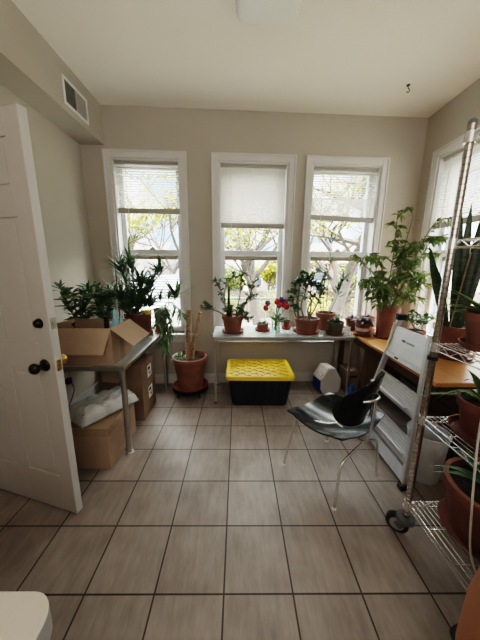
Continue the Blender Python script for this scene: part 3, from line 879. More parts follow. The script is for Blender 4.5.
for k in range(5):
    a = PI * (0.75 + 0.14 * k); d = Vector((math.cos(a), math.sin(a) * 0.7, 0.6))
    q = Vector((-0.06, -0.03, 0.43))
    sb.tube([q, q + d * 0.07], 0.004, 6)
    for j in range(7): lb.leaf(q + d * 0.06 * R.random(), d + rdir(rng, -0.2, 0.6) * 0.8, 0.15, 0.014, 0.5, 0.3, 5, 0.6)
sb.build('stem', M_gstem, t, smooth=True); lb.build('foliage', M_leaf_md, t, smooth=True)

# ------------------------------------------------------------------ glass table by the windows
BT = 0.76
t = thing('console_table', 'long frosted glass table with steel legs under the back windows', 'table', (0.486, 2.84, 0), 0.02)
x0, x1, y0, y1 = -0.75, 0.75, -0.245, 0.245
MB().prism(rrect(x0, x1, y0, y1, 0.012, 4), BT - 0.012, BT).build('table_top', M_frost, t)
b = MB()
zf0, zf1 = BT - 0.04, BT - 0.012
b.box(x0 + .01, x1 - .01, y0 + .015, y0 + .037, zf0, zf1); b.box(x0 + .01, x1 - .01, y1 - .037, y1 - .015, zf0, zf1)
b.box(x0 + .01, x0 + .032, y0 + .037, y1 - .037, zf0, zf1); b.box(x1 - .032, x1 - .01, y0 + .037, y1 - .037, zf0, zf1)
b.box(x0 + .03, x1 - .03, y1 - .033, y1 - .019, 0.56, 0.58)
b.build('frame', M_steel, t, bevel=0.002)
for sx in (x0 + .024, x1 - .024):
    for sy in (y0 + .026, y1 - .026):
        lg = MB().box(sx - .011, sx + .011, sy - .011, sy + .011, 0.01, zf0).build('leg', M_steel, t, bevel=0.003)
        MB().lathe([(0, 0), (0.016, 0), (0.016, 0.01), (0, 0.01)], 14, (sx, sy, 0)).build('foot', M_rubber, lg, smooth=True)

# jade plant with branches and a column cactus
t = thing('potted_jade_plant', 'branching jade plant with a column cactus in a terracotta pot on the glass table', 'plant', (-0.052, 2.80, BT))
zs = pot(t, 0.122, 0.088, 0.185, M_terra, 0.128)
S = [[(-0.09, 2.80, 0.93), (-0.15, 2.81, 1.08), (-0.19, 2.82, 1.22), (-0.25, 2.82, 1.34)],
     [(-0.06, 2.80, 0.93), (-0.14, 2.80, 1.10), (-0.14, 2.80, 1.22), (-0.08, 2.81, 1.33), (-0.02, 2.82, 1.40)],
     [(-0.02, 2.80, 0.93), (0.04, 2.80, 1.03), (0.12, 2.80, 1.10), (0.22, 2.81, 1.17)],
     [(-0.02, 2.82, 0.93), (0.02, 2.83, 1.15), (0.03, 2.83, 1.30), (0.055, 2.82, 1.41)],
     [(0.0, 2.80, 0.93), (0.10, 2.79, 1.10), (0.15, 2.80, 1.22), (0.17, 2.82, 1.33)],
     [(-0.10, 2.79, 0.93), (-0.22, 2.76, 1.0), (-0.31, 2.75, 1.03), (-0.38, 2.74, 1.02)],
     [(-0.06, 2.78, 0.93), (-0.08, 2.74, 1.0), (-0.1, 2.72, 1.05)], [(0.0, 2.78, 0.93), (0.03, 2.72, 0.99), (0.06, 2.7, 1.0)],
     [(0.03, 2.78, 0.93), (0.09, 2.74, 0.93), (0.12, 2.72, 0.88)]]
rng = random.Random(41)
st = twiggy([rel(t, s) for s in S], rng, 6, 0.075)
stems_foliage(t, st, lf(0.036, 0.022, 0.1, zmin=-0.4, zmax=0.9, along=0.25, power=1.1, seg=3), M_bark, M_leaf_gy, 42, 0.009, 0.003, 0.30, 17)
b = MB(); prof = [(0, 0.14)] + [(0.018 + 0.006 * math.sin(i * 0.5), 0.14 + i * 0.03) for i in range(12)] + [(0.012, 0.50), (0, 0.512)]
b.lathe(prof, 14, (-0.045, -0.01, 0)); b.build('cactus_column', M_leaf_sn, t, smooth=True)

# dish of succulents
t = thing('succulent_dish', 'small terracotta dish with squat succulents beside the tulip vase', 'plant', (0.285, 2.875, BT))
zs = pot(t, 0.07, 0.058, 0.075, M_terra, 0.092, smat=M_terra_r)
lb = MB(); rng = random.Random(3)
for c_ in ((-0.03, 0), (0.03, 0.01), (0, -0.03)):
    for k in range(14): lb.leaf((c_[0], c_[1], zs), rdir(rng, 0.15, 0.95), 0.05, 0.018, 0.05, 0.4)
lb.build('foliage', M_leaf_gy, t, smooth=True)

t = thing('tulip_vase', 'clear glass vase of red and pink tulips on the glass table', 'vase', (0.425, 2.80, BT))
vz = MB().lathe([(0, 0.002), (0.046, 0.002), (0.048, 0.02), (0.044, 0.09), (0.052, 0.155), (0.050, 0.155), (0.042, 0.09), (0.044, 0.02), (0, 0.014)], 24).build('vase_glass', M_vase, t, smooth=True)
MB().lathe([(0, 0.016), (0.0425, 0.02), (0.041, 0.085), (0, 0.086)], 20).build('water', glass_mat('vase_water', (0.86, 0.93, 0.88), 0.05), t, smooth=True)
rng = random.Random(77); sb, lb = MB(), MB()
heads = [(-0.105, -0.01, 0.255, M_pink), (-0.085, 0.02, 0.30, M_violet), (0.0, -0.02, 0.32, M_red), (0.10, 0.0, 0.265, M_red), (0.045, 0.0, 0.335, M_violet), (0.065, -0.03, 0.29, M_red), (0.02, -0.05, 0.285, M_pink), (0.09, 0.03, 0.31, M_violet)]
for (hx, hy, hz, mm) in heads:
    sb.tube(bez((rng.uniform(-.02, .02), rng.uniform(-.02, .02), 0.02), (0, 0, 0.12), (hx * 0.5, hy * .5, hz * 0.8), (hx, hy, hz), 8), 0.003, 6)
    fb = MB(); tilt = Matrix.Rotation(hx * 4, 4, 'Y')
    b2 = MB().lathe([(0, 0), (0.020, 0.007), (0.030, 0.025), (0.028, 0.045), (0.018, 0.06), (0.011, 0.063)], 12)
    fb.add([tilt @ Vector(v) + Vector((hx, hy, hz - 0.01)) for v in b2.v], b2.f)
    for k in range(6):
        a = k * PI / 3; fb.leaf((hx, hy, hz), tilt @ Vector((math.cos(a) * .35, math.sin(a) * .35, 1)), 0.066, 0.038, 0.0, 0.5)
    fb.build('flower', mm, t, smooth=True, autosmooth=70)
for k in range(30):
    d = rdir(rng, 0.2, 0.9); lb.leaf((rng.uniform(-.025, .025), rng.uniform(-.025, .025), 0.13), d, rng.uniform(0.1, 0.17), 0.036, 0.3, 0.4)
sb.build('stem', M_gstem, t, smooth=True); lb.build('foliage', M_leaf_md, t, smooth=True)

t = thing('small_pot', 'tiny terracotta pot on a saucer right of the tulip vase', 'pot', (0.572, 2.955, BT))
pot(t, 0.045, 0.033, 0.095, M_terra_r, 0.055)
b = MB(); b.leaf((0, 0, 0.09), (0.1, 0, 1), 0.05, 0.012, 0.1)
b.build('foliage', M_leaf_md, t)

t = thing('potted_shrub', 'bushy glossy leaved shrub in the wide terracotta pot on the glass table', 'plant', (0.765, 2.80, BT))
zs = pot(t, 0.138, 0.108, 0.155, M_terra, 0.148, smat=M_terra_r)
S = [[(0.67, 2.80, 0.90), (0.655, 2.80, 1.05), (0.64, 2.80, 1.18), (0.61, 2.8, 1.30)],
     [(0.68, 2.80, 0.90), (0.66, 2.80, 1.10), (0.66, 2.78, 1.28), (0.665, 2.8, 1.41)],
     [(0.75, 2.82, 0.90), (0.70, 2.82, 1.05), (0.73, 2.80, 1.2), (0.72, 2.8, 1.33)],
     [(0.78, 2.80, 0.90), (0.80, 2.78, 1.06), (0.78, 2.76, 1.22), (0.80, 2.8, 1.37)],
     [(0.80, 2.80, 0.90), (0.78, 2.82, 1.02), (0.85, 2.82, 1.18), (0.88, 2.8, 1.31)],
     [(0.77, 2.80, 0.90), (0.84, 2.78, 1.02), (0.88, 2.78, 1.15), (0.90, 2.78, 1.22)],
     [(0.66, 2.78, 0.90), (0.62, 2.77, 1.0), (0.60, 2.76, 1.12)]]
rng = random.Random(51); st = twiggy([rel(t, s) for s in S], rng, 4, 0.085, start=0.55)
stems_foliage(t, st, lf(0.058, 0.026, 0.2, zmin=-0.4, zmax=0.8, along=0.25), M_bark, M_leaf_gd, 52, 0.011, 0.004, 0.42, 18)
tg = MB().box(-0.165, -0.145, -0.06, -0.058, 0.30, 0.37).build('plant_tag', M_label, t)

t = thing('potted_tall_plant', 'tall thin stemmed plant in terracotta behind the bushy shrub at the window', 'plant', (1.03, 2.965, BT))
zs = pot(t, 0.112, 0.088, 0.20, M_terra, None)
S = [[(1.00, 2.965, 0.93), (0.995, 2.97, 1.15), (1.0, 2.97, 1.35), (1.01, 2.97, 1.47)], [(1.03, 2.96, 0.93), (1.035, 2.98, 1.25), (1.04, 2.98, 1.6), (1.04, 2.98, 1.92)],
     [(1.05, 2.97, 0.93), (1.10, 2.97, 1.1), (1.15, 2.96, 1.22), (1.20, 2.96, 1.33)], [(1.06, 2.95, 0.93), (1.13, 2.95, 1.12), (1.20, 2.95, 1.36)],
     [(0.98, 2.97, 0.93), (0.95, 2.97, 1.15), (0.97, 2.97, 1.33)]]
stems_foliage(t, [rel(t, s) for s in S], lf(0.13, 0.022, 0.2, zmin=0.0, zmax=0.9, along=0.45), M_gstem, M_leaf_gy, 61, 0.005, 0.002, 0.45, 12)
lb = MB(); rng = random.Random(4)
for k in range(10): lb.leaf(Vector((0.17, -0.005, 0.57)) + rdir(rng) * 0.02, rdir(rng, -.3, .5), 0.075, 0.035, 0.3)
lb.build('leaf_cluster', M_leaf_dk, t, smooth=True)

t = thing('potted_succulent', 'dark olive pot with a spiky succulent at the glass table corner', 'plant', (1.06, 2.715, BT))
zs = pot(t, 0.088, 0.066, 0.135, M_olive, 0.1, rim=False, smat=M_terra_d)
lb = MB(); rng = random.Random(14)
for k in range(26): lb.leaf((0, 0, zs), rdir(rng, 0.2, 0.97), rng.uniform(0.07, 0.13), 0.022, -0.1, 0.5, 4, 0.55)
lb.build('foliage', M_leaf_gy, t, smooth=True)
crumple('tissue', 'crumpled white tissue at the end of the glass table', 'tissue', (1.19, 2.72, BT), 0.045, 0.04, 0.075, M_tissue, 8.3, 0.6)
o = MB().leaf((0, 0, 0.004), (1, -0.55, 0.0), 0.27, 0.014, 0.05, 0.3, 8, 0.7).build('fallen_leaf', M_driedleaf)
o.location = (0.14, 2.71, BT + 0.012); tag(o, 'long dry yellow leaf lying near the glass table front edge', 'leaf')

# ------------------------------------------------------------------ yellow lid tote
t = thing('storage_tote', 'black plastic storage tote with a yellow lid under the glass table', 'storage box', (0.245, 2.775, 0))
b = MB()
lv = []
for (z, hx, hy) in ((0.0, 0.292, 0.222), (0.02, 0.302, 0.228), (0.28, 0.335, 0.245), (0.318, 0.338, 0.248)):
    lv.append([(x, y, z) for x, y in rrect(-hx, hx, -hy, hy, 0.045, 5)])
n = len(lv[0]); vs = [v for l in lv for v in l]; fs = [tuple(reversed(range(n)))]
for k in range(3):
    fs += [(k * n + i, k * n + (i + 1) % n, (k + 1) * n + (i + 1) % n, (k + 1) * n + i) for i in range(n)]
fs.append(tuple(range(3 * n, 4 * n)))
b.add(vs, fs)
for k in range(-3, 4): b.bar((k * 0.085, -0.229, 0.03), (k * 0.093, -0.246, 0.28), 0.022, 0.012, up=(0, -1, 0))
b.build('tote_body', M_tote, t, smooth=True, autosmooth=35)
b = MB()
l2 = [[(x, y, z) for x, y in rrect(-hx, hx, -hy, hy, 0.05, 5)] for (z, hx, hy) in ((0.312, 0.368, 0.272), (0.346, 0.368, 0.272), (0.355, 0.36, 0.264), (0.355, 0.335, 0.239), (0.343, 0.325, 0.229))]
vs = [v for l in l2 for v in l]; fs = [tuple(reversed(range(n)))]
for k in range(4):
    fs += [(k * n + i, k * n + (i + 1) % n, (k + 1) * n + (i + 1) % n, (k + 1) * n + i) for i in range(n)]
fs.append(tuple(range(4 * n, 5 * n)))
b.add(vs, fs)
# raised diamond ribs clipped to the recess
def ribs(b, hx, hy, step, z, wd, hh):
    for sgn in (1, -1):
        c = -hx - hy
        while c < hx + hy:
            # line y = sgn*(x - c)*0.8
            pts = []
            k = 0.72 * sgn
            for xx in (-hx, hx):
                yy = k * (xx - c)
                if -hy <= yy <= hy: pts.append((xx, yy))
            for yy in (-hy, hy):
                xx = yy / k + c
                if -hx < xx < hx: pts.append((xx, yy))
            if len(pts) >= 2:
                p, q = pts[0], pts[-1]
                if math.hypot(p[0] - q[0], p[1] - q[1]) > 0.03:
                    b.bar((p[0], p[1], z), (q[0], q[1], z), wd, hh)
            c += step
ribs(b, 0.315, 0.219, 0.135, 0.347, 0.02, 0.014)
b.build('lid', M_yellow, t, smooth=True, autosmooth=30)

# ------------------------------------------------------------------ cooler
t = thing('cooler', 'small blue and white picnic cooler under the glass table', 'cooler', (1.085, 2.925, 0), math.radians(12))
hw, hl = 0.130, 0.092
m = Matrix(((1, 0, 0, 0), (0, 0, 1, 0), (0, 1, 0, 0), (0, 0, 0, 1)))
b = MB().prism([(-hw + .02, 0), (hw - .02, 0), (hw, 0.05), (hw, 0.165), (-hw, 0.165), (-hw, 0.05)], -hl, hl, m); b.build('cooler_body', M_blue, t, bevel=0.008)
prof = [(-hw - .003, 0.165), (hw + .003, 0.165), (hw + .004, 0.18), (0.045, 0.318), (-0.045, 0.318), (-hw - .004, 0.18)]
b = MB().prism(prof, -hl - .003, hl + .003, m); b.build('lid', M_cooler_w, t, bevel=0.012)
b = MB().prism([(-hw + .03, 0.012), (hw - .03, 0.012), (hw + .002, 0.07), (hw + .002, 0.178), (0.045, 0.312), (-0.045, 0.312), (-hw - .002, 0.178), (-hw - .002, 0.07)], -hl - .014, -hl - .002, m)
b.build('end_panel', M_cooler_w, t, bevel=0.006)
sa = math.atan2(0.138, 0.089)
def on_slope(f, yy): return Matrix.Translation(Vector((-0.134 + 0.089 * f, yy, 0.18 + 0.138 * f))) @ Matrix.Rotation(-sa, 4, 'Y')
mt = on_slope(0.35, -0.05)
b = MB().lathe([(0, 0.003), (0.022, 0.003), (0.024, 0)], 20); b.v = [tuple(mt @ Vector(v)) for v in b.v]
em = b.build('emblem', M_redink, t)
b = MB().lathe([(0.013, 0.0045), (0.016, 0.0045), (0.016, 0.003), (0.013, 0.003)], 20).cbox((0, 0, 0.004), (0.007, 0.022, 0.002)); b.v = [tuple(mt @ Vector(v)) for v in b.v]
b.build('emblem_mark', M_label, em)
MB().prism(rrect(-0.03, 0.03, -0.035, 0.035, 0.01), 0, 0.005, on_slope(0.6, 0.02)).build('lid_button', M_white, t)

# ------------------------------------------------------------------ small clutter under the right end
t = thing('cardboard_box', 'small cardboard box with a slot handle beside the cooler', 'box', (1.37, 2.99, 0), 0.05)
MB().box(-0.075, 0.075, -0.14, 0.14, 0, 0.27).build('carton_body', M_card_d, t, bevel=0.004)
MB().box(-0.045, 0.045, -0.142, -0.139, 0.19, 0.22).build('slot', M_ink, t)
t = thing('cardboard_box', 'tall flat cardboard carton leaning under the wooden desk', 'box', (1.49, 2.86, 0))
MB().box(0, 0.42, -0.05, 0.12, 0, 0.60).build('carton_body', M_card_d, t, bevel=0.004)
MB().add([(0.0, -0.052, 0.6), (0.0, -0.052, 0.02), (-0.055, -0.09, 0.02), (-0.055, -0.09, 0.6)], [(0, 1, 2, 3)]).build('flap', M_card_in, t)
t = thing('blue_jug', 'small bright blue plastic jug on the floor beside the cooler', 'jug', (1.315, 2.74, 0))
MB().lathe([(0, 0), (0.036, 0), (0.040, 0.02), (0.038, 0.10), (0.020, 0.135), (0.017, 0.16), (0, 0.162)], 18).build('jug_body', M_bright_blue, t, smooth=True)
MB().tube(bez((0.035, 0, 0.10), (0.075, 0, 0.11), (0.065, 0, 0.03), (0.036, 0, 0.035), 8), 0.006, 8).build('handle', M_bright_blue, t, smooth=True)

# ------------------------------------------------------------------ wooden desk
t = thing('wooden_desk', 'honey coloured wooden desk along the side wall holding potted plants', 'desk', (1.67, 2.34, 0))
DKZ = 0.75
MB().box(-0.378, 0.40, -0.795, 0.80, DKZ - 0.032, DKZ).build('desk_top', M_desk, t, bevel=0.006)
ped = MB().box(-0.12, 0.39, -0.74, -0.28, 0.02, DKZ - 0.032).build('pedestal', M_deskd, t, bevel=0.004)
for k in range(3):
    dr = MB().box(-0.138, -0.12, -0.72, -0.30, 0.05 + k * 0.225, 0.255 + k * 0.225).build('drawer', M_deskd, t, bevel=0.004)
    MB().tube([(-0.138, -0.55, 0.17 + k * 0.225), (-0.16, -0.55, 0.17 + k * 0.225), (-0.16, -0.47, 0.17 + k * 0.225), (-0.138, -0.47, 0.17 + k * 0.225)], 0.005, 8).build('handle', M_bronze, dr, smooth=True)
MB().box(0.37, 0.39, -0.28, 0.78, 0.15, DKZ - 0.032).build('back_panel', M_deskd, t)
for (lx, ly) in ((-0.36, 0.755), (0.34, 0.755)):
    MB().box(lx - .025, lx + .025, ly - .025, ly + .025, 0, DKZ - 0.032).build('leg', M_deskd, t, bevel=0.003)
MB().box(-0.36, 0.385, -0.78, -0.745, DKZ - 0.10, DKZ - 0.032).box(-0.36, -0.335, -0.745, 0.73, DKZ - 0.10, DKZ - 0.032).build('apron', M_deskd, t)

t = thing('potted_purple_plant', 'low dark purple leaved plant in a banded terracotta pot on the desk corner', 'plant', (1.365, 2.73, DKZ))
zs = pot(t, 0.083, 0.060, 0.14, M_terra, 0.098, smat=M_terra_d)
MB().lathe([(0.0708, 0.055), (0.0768, 0.09), (0.074, 0.09), (0.068, 0.055)], 28).build('band', M_cream, t, smooth=True)
lb = MB(); rng = random.Random(23)
for k in range(46): lb.leaf((rng.uniform(-.03, .03), rng.uniform(-.03, .03), zs + rng.uniform(0, .05)), rdir(rng, -0.05, 0.6), rng.uniform(0.08, 0.13), 0.05, 0.3, 0.2)
lb.build('foliage', M_leaf_pu, t, smooth=True)
for (xx, yy, rt, hh, lab, mm) in ((1.345, 2.97, 0.075, 0.14, 'terracotta pot at the window behind the banded pot, sprouting small leaves', M_terra_d),
                                  (1.50, 2.92, 0.085, 0.16, 'terracotta pot half hidden between the banded pot and the ficus', M_terra_d)):
    t = thing('potted_herb', lab, 'plant', (xx, yy, DKZ))
    zs = pot(t, rt, rt * 0.75, hh, mm, rt + 0.015)
    lb = MB(); rng = random.Random(int(xx * 100))
    for k in range(22): lb.leaf((0, 0, zs), rdir(rng, 0.2, 0.95), rng.uniform(0.05, 0.11), 0.028, 0.3)
    lb.build('foliage', M_leaf_pu, t, smooth=True)

# big ficus
t = thing('potted_ficus', 'tall leafy ficus tree in a tall terracotta pot on the desk', 'plant', (1.575, 2.66, DKZ))
zs = pot(t, 0.115, 0.085, 0.325, M_terra, 0.12)
S = [[(1.56, 2.66, 1.03), (1.55, 2.66, 1.3), (1.56, 2.66, 1.6), (1.545, 2.65, 2.02)],
     [(1.58, 2.66, 1.03), (1.60, 2.66, 1.3), (1.65, 2.65, 1.65), (1.70, 2.65, 1.98)],
     [(1.60, 2.66, 1.03), (1.68, 2.63, 1.3), (1.77, 2.58, 1.55), (1.84, 2.52, 1.78)],
     [(1.58, 2.65, 1.03), (1.68, 2.62, 1.35), (1.76, 2.55, 1.72), (1.84, 2.5, 1.93)],
     [(1.55, 2.66, 1.03), (1.46, 2.65, 1.25), (1.36, 2.63, 1.42), (1.24, 2.60, 1.50)],
     [(1.54, 2.65, 1.03), (1.43, 2.63, 1.18), (1.30, 2.60, 1.28), (1.20, 2.60, 1.34)],
     [(1.55, 2.65, 1.03), (1.48, 2.63, 1.3), (1.42, 2.61, 1.5), (1.36, 2.60, 1.56)],
     [(1.57, 2.64, 1.03), (1.56, 2.58, 1.3), (1.58, 2.52, 1.5), (1.60, 2.48, 1.65)],
     [(1.59, 2.64, 1.03), (1.68, 2.58, 1.2), (1.78, 2.52, 1.32), (1.87, 2.48, 1.32)],
     [(1.58, 2.63, 1.03), (1.64, 2.55, 1.18), (1.7, 2.48, 1.3), (1.74, 2.42, 1.42)],
     [(1.56, 2.64, 1.03), (1.50, 2.56, 1.15), (1.46, 2.5, 1.27), (1.42, 2.46, 1.28)]]
rng = random.Random(91); st = twiggy([rel(t, s) for s in S], rng, 6, 0.15, up=0.0, start=0.2)
stems_foliage(t, st, lf(0.066, 0.032, 0.45, fold=0.25, zmin=-0.8, zmax=0.5, along=0.2), M_bark, M_leaf_lt, 92, 0.008, 0.003, 0.2, 15)

t = thing('potted_bushy_plant', 'small dark bushy plant on the desk behind the ladder top', 'plant', (1.72, 2.40, DKZ))
zs = pot(t, 0.085, 0.062, 0.13, M_terra_d, 0.095)
rng = random.Random(33); S = []
for k in range(8):
    a = k * PI / 4; r = rng.uniform(0.06, 0.12)
    S.append([(0, 0, zs), (r * .5 * math.cos(a), r * .5 * math.sin(a), zs + 0.09), (r * math.cos(a), r * math.sin(a), zs + rng.uniform(0.1, 0.19))])
stems_foliage(t, S, lf(0.062, 0.036, 0.3, zmin=-0.2, zmax=0.8), M_gstem, M_leaf_dk, 34, 0.004, 0.002, 0.4, 13)

# snake plant
t = thing('snake_plant', 'tall dark snake plant with upright blades in a terracotta pot on the desk', 'plant', (1.80, 2.06, DKZ))
zs = pot(t, 0.152, 0.11, 0.265, M_terra_d, 0.155, smat=M_terra_d)
rng = random.Random(8); lb = MB()
def blade(lb, p, tip, W, bow=0.0):
    p = Vector(p); tip = Vector(tip); d = tip - p; L = d.length; dn = d.normalized()
    side = Vector((0.85, -0.5, 0)); side = (side - dn * side.dot(dn)).normalized(); nr = side.cross(dn)
    vs = []; fs = []; n = 7
    for i in range(n + 1):
        tt = i / n; c = p + d * tt + nr * (bow * math.sin(PI * tt))
        w = W * 0.5 * (0.55 + 0.9 * tt - 1.45 * tt ** 4) if i < n else 0.001
        vs += [c - side * w + nr * w * .35, c, c + side * w + nr * w * .35]
    for i in range(n):
        a = i * 3; fs += [(a, a + 1, a + 4, a + 3), (a + 1, a + 2, a + 5, a + 4)]
    lb.add(vs, fs)
for (tx, ty, tz, W) in ((-0.30, 0.03, 0.90, 0.06), (-0.20, 0.05, 0.74, 0.055), (-0.09, 0.03, 1.16, 0.06), (-0.01, 0.05, 1.22, 0.065), (0.05, -0.02, 1.28, 0.06), (0.10, 0.05, 1.2, 0.065),
                        (0.13, 0.0, 1.0, 0.05), (-0.05, -0.02, 0.72, 0.05), (0.16, 0.04, 1.25, 0.06)):
    blade(lb, (tx * 0.28, ty * 0.4, zs), (tx, ty, tz), W, rng.uniform(-0.02, 0.02))
lb.build('foliage', M_leaf_sn, t, smooth=True)
MB().tube([(-0.085, -0.04, zs), (-0.03, -0.05, 0.85)], 0.006, 7).build('stake', M_bamboo, t, smooth=True)

# ------------------------------------------------------------------ chair
t = thing('shell_chair', 'glossy black shell chair with thin chrome legs in the middle of the floor', 'chair', (0.69, 1.65, 0), math.atan2(0.557, 0.83))
b = MB(); nu, nv = 24, 24; vs = []; fs = []
def seatpt(u, v):
    # map square [-1,1]^2 to a rounded square; +v is the front
    x = u * math.sqrt(1 - v * v * 0.16); y = v * math.sqrt(1 - u * u * 0.16)
    r2 = (abs(x) ** 2 + abs(y) ** 2)
    z = 0.455 - 0.06 * max(0, 1 - r2 * 0.75) + 0.018 * u * u - 0.012 * max(0, v) ** 3 + 0.022 * max(0, -v) ** 2
    return (x * 0.262, y * 0.245, z)
for j in range(nv + 1):
    for i in range(nu + 1):
        vs.append(seatpt(-1 + 2 * i / nu, -1 + 2 * j / nv))
N = len(vs); vs += [(x, y, z - 0.011) for x, y, z in vs]
for j in range(nv):
    for i in range(nu):
        a = j * (nu + 1) + i; q = (a, a + 1, a + nu + 2, a + nu + 1)
        fs.append(q); fs.append(tuple(N + k for k in reversed(q)))
def rimq(a, c): fs.append((a, N + a, N + c, c))
for i in range(nu):
    rimq(i, i + 1) if False else fs.append((i + 1, i, N + i, N + i + 1)); o_ = nv * (nu + 1); fs.append((o_ + i, o_ + i + 1, N + o_ + i + 1, N + o_ + i))
for j in range(nv):
    a = j * (nu + 1); c = a + nu + 1; fs.append((a, c, N + c, N + a)); a += nu; c += nu; fs.append((c, a, N + a, N + c))
b.add(vs, fs); b.build('seat', M_gloss, t, smooth=True, autosmooth=60)
b = MB(); vs = []; fs = []; nu, nv = 22, 12
for j in range(nv + 1):
    v = -1 + 2 * j / nv
    for i in range(nu + 1):
        u = -1 + 2 * i / nu
        x = u * 0.225 * math.sqrt(max(0, 1 - v * v * 0.42)); zz = v * 0.165 * math.sqrt(max(0, 1 - u * u * 0.55))
        y = -0.235 + 0.10 * (x / 0.225) ** 2 - 0.22 * zz
        vs.append((x, y, 0.675 + zz + 0.03 * u))
N = len(vs); vs += [(x, y - 0.011, z) for x, y, z in vs]
for j in range(nv):
    for i in range(nu):
        a = j * (nu + 1) + i; q = (a, a + 1, a + nu + 2, a + nu + 1)
        fs.append(tuple(reversed(q))); fs.append(tuple(N + k for k in q))
for i in range(nu):
    fs.append((i, i + 1, N + i + 1, N + i)); o_ = nv * (nu + 1); fs.append((o_ + i + 1, o_ + i, N + o_ + i, N + o_ + i + 1))
for j in range(nv):
    a = j * (nu + 1); c = a + nu + 1; fs.append((c, a, N + a, N + c)); a += nu; c += nu; fs.append((a, c, N + c, N + a))
b.add(vs, fs); b.build('backrest', M_gloss, t, smooth=True, autosmooth=60)
J = (0, -0.225, 0.375)
def leg(pts):
    lg = MB().tube(catmull(pts, 6), 0.0085, 10).build('leg', M_chrome, t, smooth=True)
    x, y, _ = pts[0]
    MB().lathe([(0, 0), (0.014, 0), (0.014, 0.006), (0.008, 0.014), (0, 0.014)], 14, (x, y, 0)).build('foot_glide', M_white, lg, smooth=True)
leg([(-0.248, 0.223, 0.008), (-0.235, 0.205, 0.15), (-0.205, 0.165, 0.42)])
leg([(0.253, 0.216, 0.008), (0.238, 0.20, 0.15), (0.205, 0.165, 0.42)])
leg([(-0.243, -0.219, 0.008), (-0.222, -0.215, 0.20), (-0.205, -0.212, 0.285), (-0.15, -0.215, 0.325), (-0.01, -0.225, 0.375)])
leg([(0.252, -0.217, 0.008), (0.228, -0.214, 0.20), (0.205, -0.212, 0.285), (0.15, -0.215, 0.325), (0.01, -0.225, 0.375)])
b = MB()
b.tube(catmull([(0, -0.02, 0.40), (0, -0.15, 0.385), (0, -0.235, 0.385), (0, -0.262, 0.50), (0, -0.268, 0.70)], 6), 0.0095, 10)
b.tube(catmull([(-0.205, 0.165, 0.418), (-0.1, 0.06, 0.402), (0, -0.02, 0.40), (0.1, 0.06, 0.402), (0.205, 0.165, 0.418)], 5), 0.0085, 10)
b.build('spine_frame', M_chrome, t, smooth=True)
MB().tube(catmull([(-0.08, -0.236, 0.69), (-0.04, -0.268, 0.698), (0, -0.276, 0.70), (0.04, -0.268, 0.698), (0.08, -0.236, 0.69)], 5), 0.009, 10).build('back_bracket', M_chrome, t, smooth=True)

# ------------------------------------------------------------------ ladder leaning on the desk
t = thing('step_ladder', 'folded silver step ladder leaning against the wooden desk', 'ladder', (1.140, 1.86, 0))
lx = lambda z: 0.172 * z
def rail(y0, y1, z0, z1):
    return MB().bar((lx(z0), y0, z0), (lx(z1), y1, z1), 0.028, 0.042, up=(-1, 0, 0.172))
# rails (local y = world y - 1.9)
b = rail(-0.375, -0.175, 0.012, 1.03); b.build('side_rail', M_alu, t, bevel=0.004)
b = rail(0.315, 0.19, 0.012, 1.075); b.build('side_rail', M_alu, t, bevel=0.004)
MB().cbox((lx(0) + 0.0, -0.378, 0.02), (0.07, 0.045, 0.04)).build('rubber_foot', M_black, t, bevel=0.006)
MB().cbox((lx(0) + 0.0, 0.318, 0.02), (0.07, 0.045, 0.04)).build('rubber_foot', M_black, t, bevel=0.006)
MB().cbox((lx(1.09), 0.19, 1.088), (0.07, 0.05, 0.05)).build('end_cap', M_black, t, bevel=0.01)
def yl(z): return (-0.375 + (0.2) * z / 1.03 + 0.014, 0.315 - 0.125 * z / 1.06 - 0.014)
def stepp(z0, z1, name, mat, xo=-0.012, ribs_=True, th=0.022):
    b = MB(); a0, c0 = yl(z0); a1, c1 = yl(z1)
    X0, X1 = lx(z0) + xo, lx(z1) + xo
    b.add([(X0, a0, z0), (X0, c0, z0), (X1, c1, z1), (X1, a1, z1), (X0 + th, a0, z0), (X0 + th, c0, z0), (X1 + th, c1, z1), (X1 + th, a1, z1)],
          [(0, 3, 2, 1), (4, 5, 6, 7), (0, 1, 5, 4), (1, 2, 6, 5), (2, 3, 7, 6), (3, 0, 4, 7)])
    if ribs_:
        for k in range(1, 7):
            zz = z0 + (z1 - z0) * k / 7; a, c = yl(zz)
            b.bar((lx(zz) + xo, a + .005, zz), (lx(zz) + xo, c - .005, zz), 0.006, 0.004)
    return b.build(name, mat, t)
stepp(0.80, 1.01, 'top_platform', M_alu_l, -0.016, False)
stepp(0.765, 0.796, 'platform_lip', M_alu_l, -0.020, False)
stepp(0.46, 0.62, 'step', M_alu); stepp(0.155, 0.32, 'step', M_alu); stepp(0.035, 0.13, 'step', M_alu)
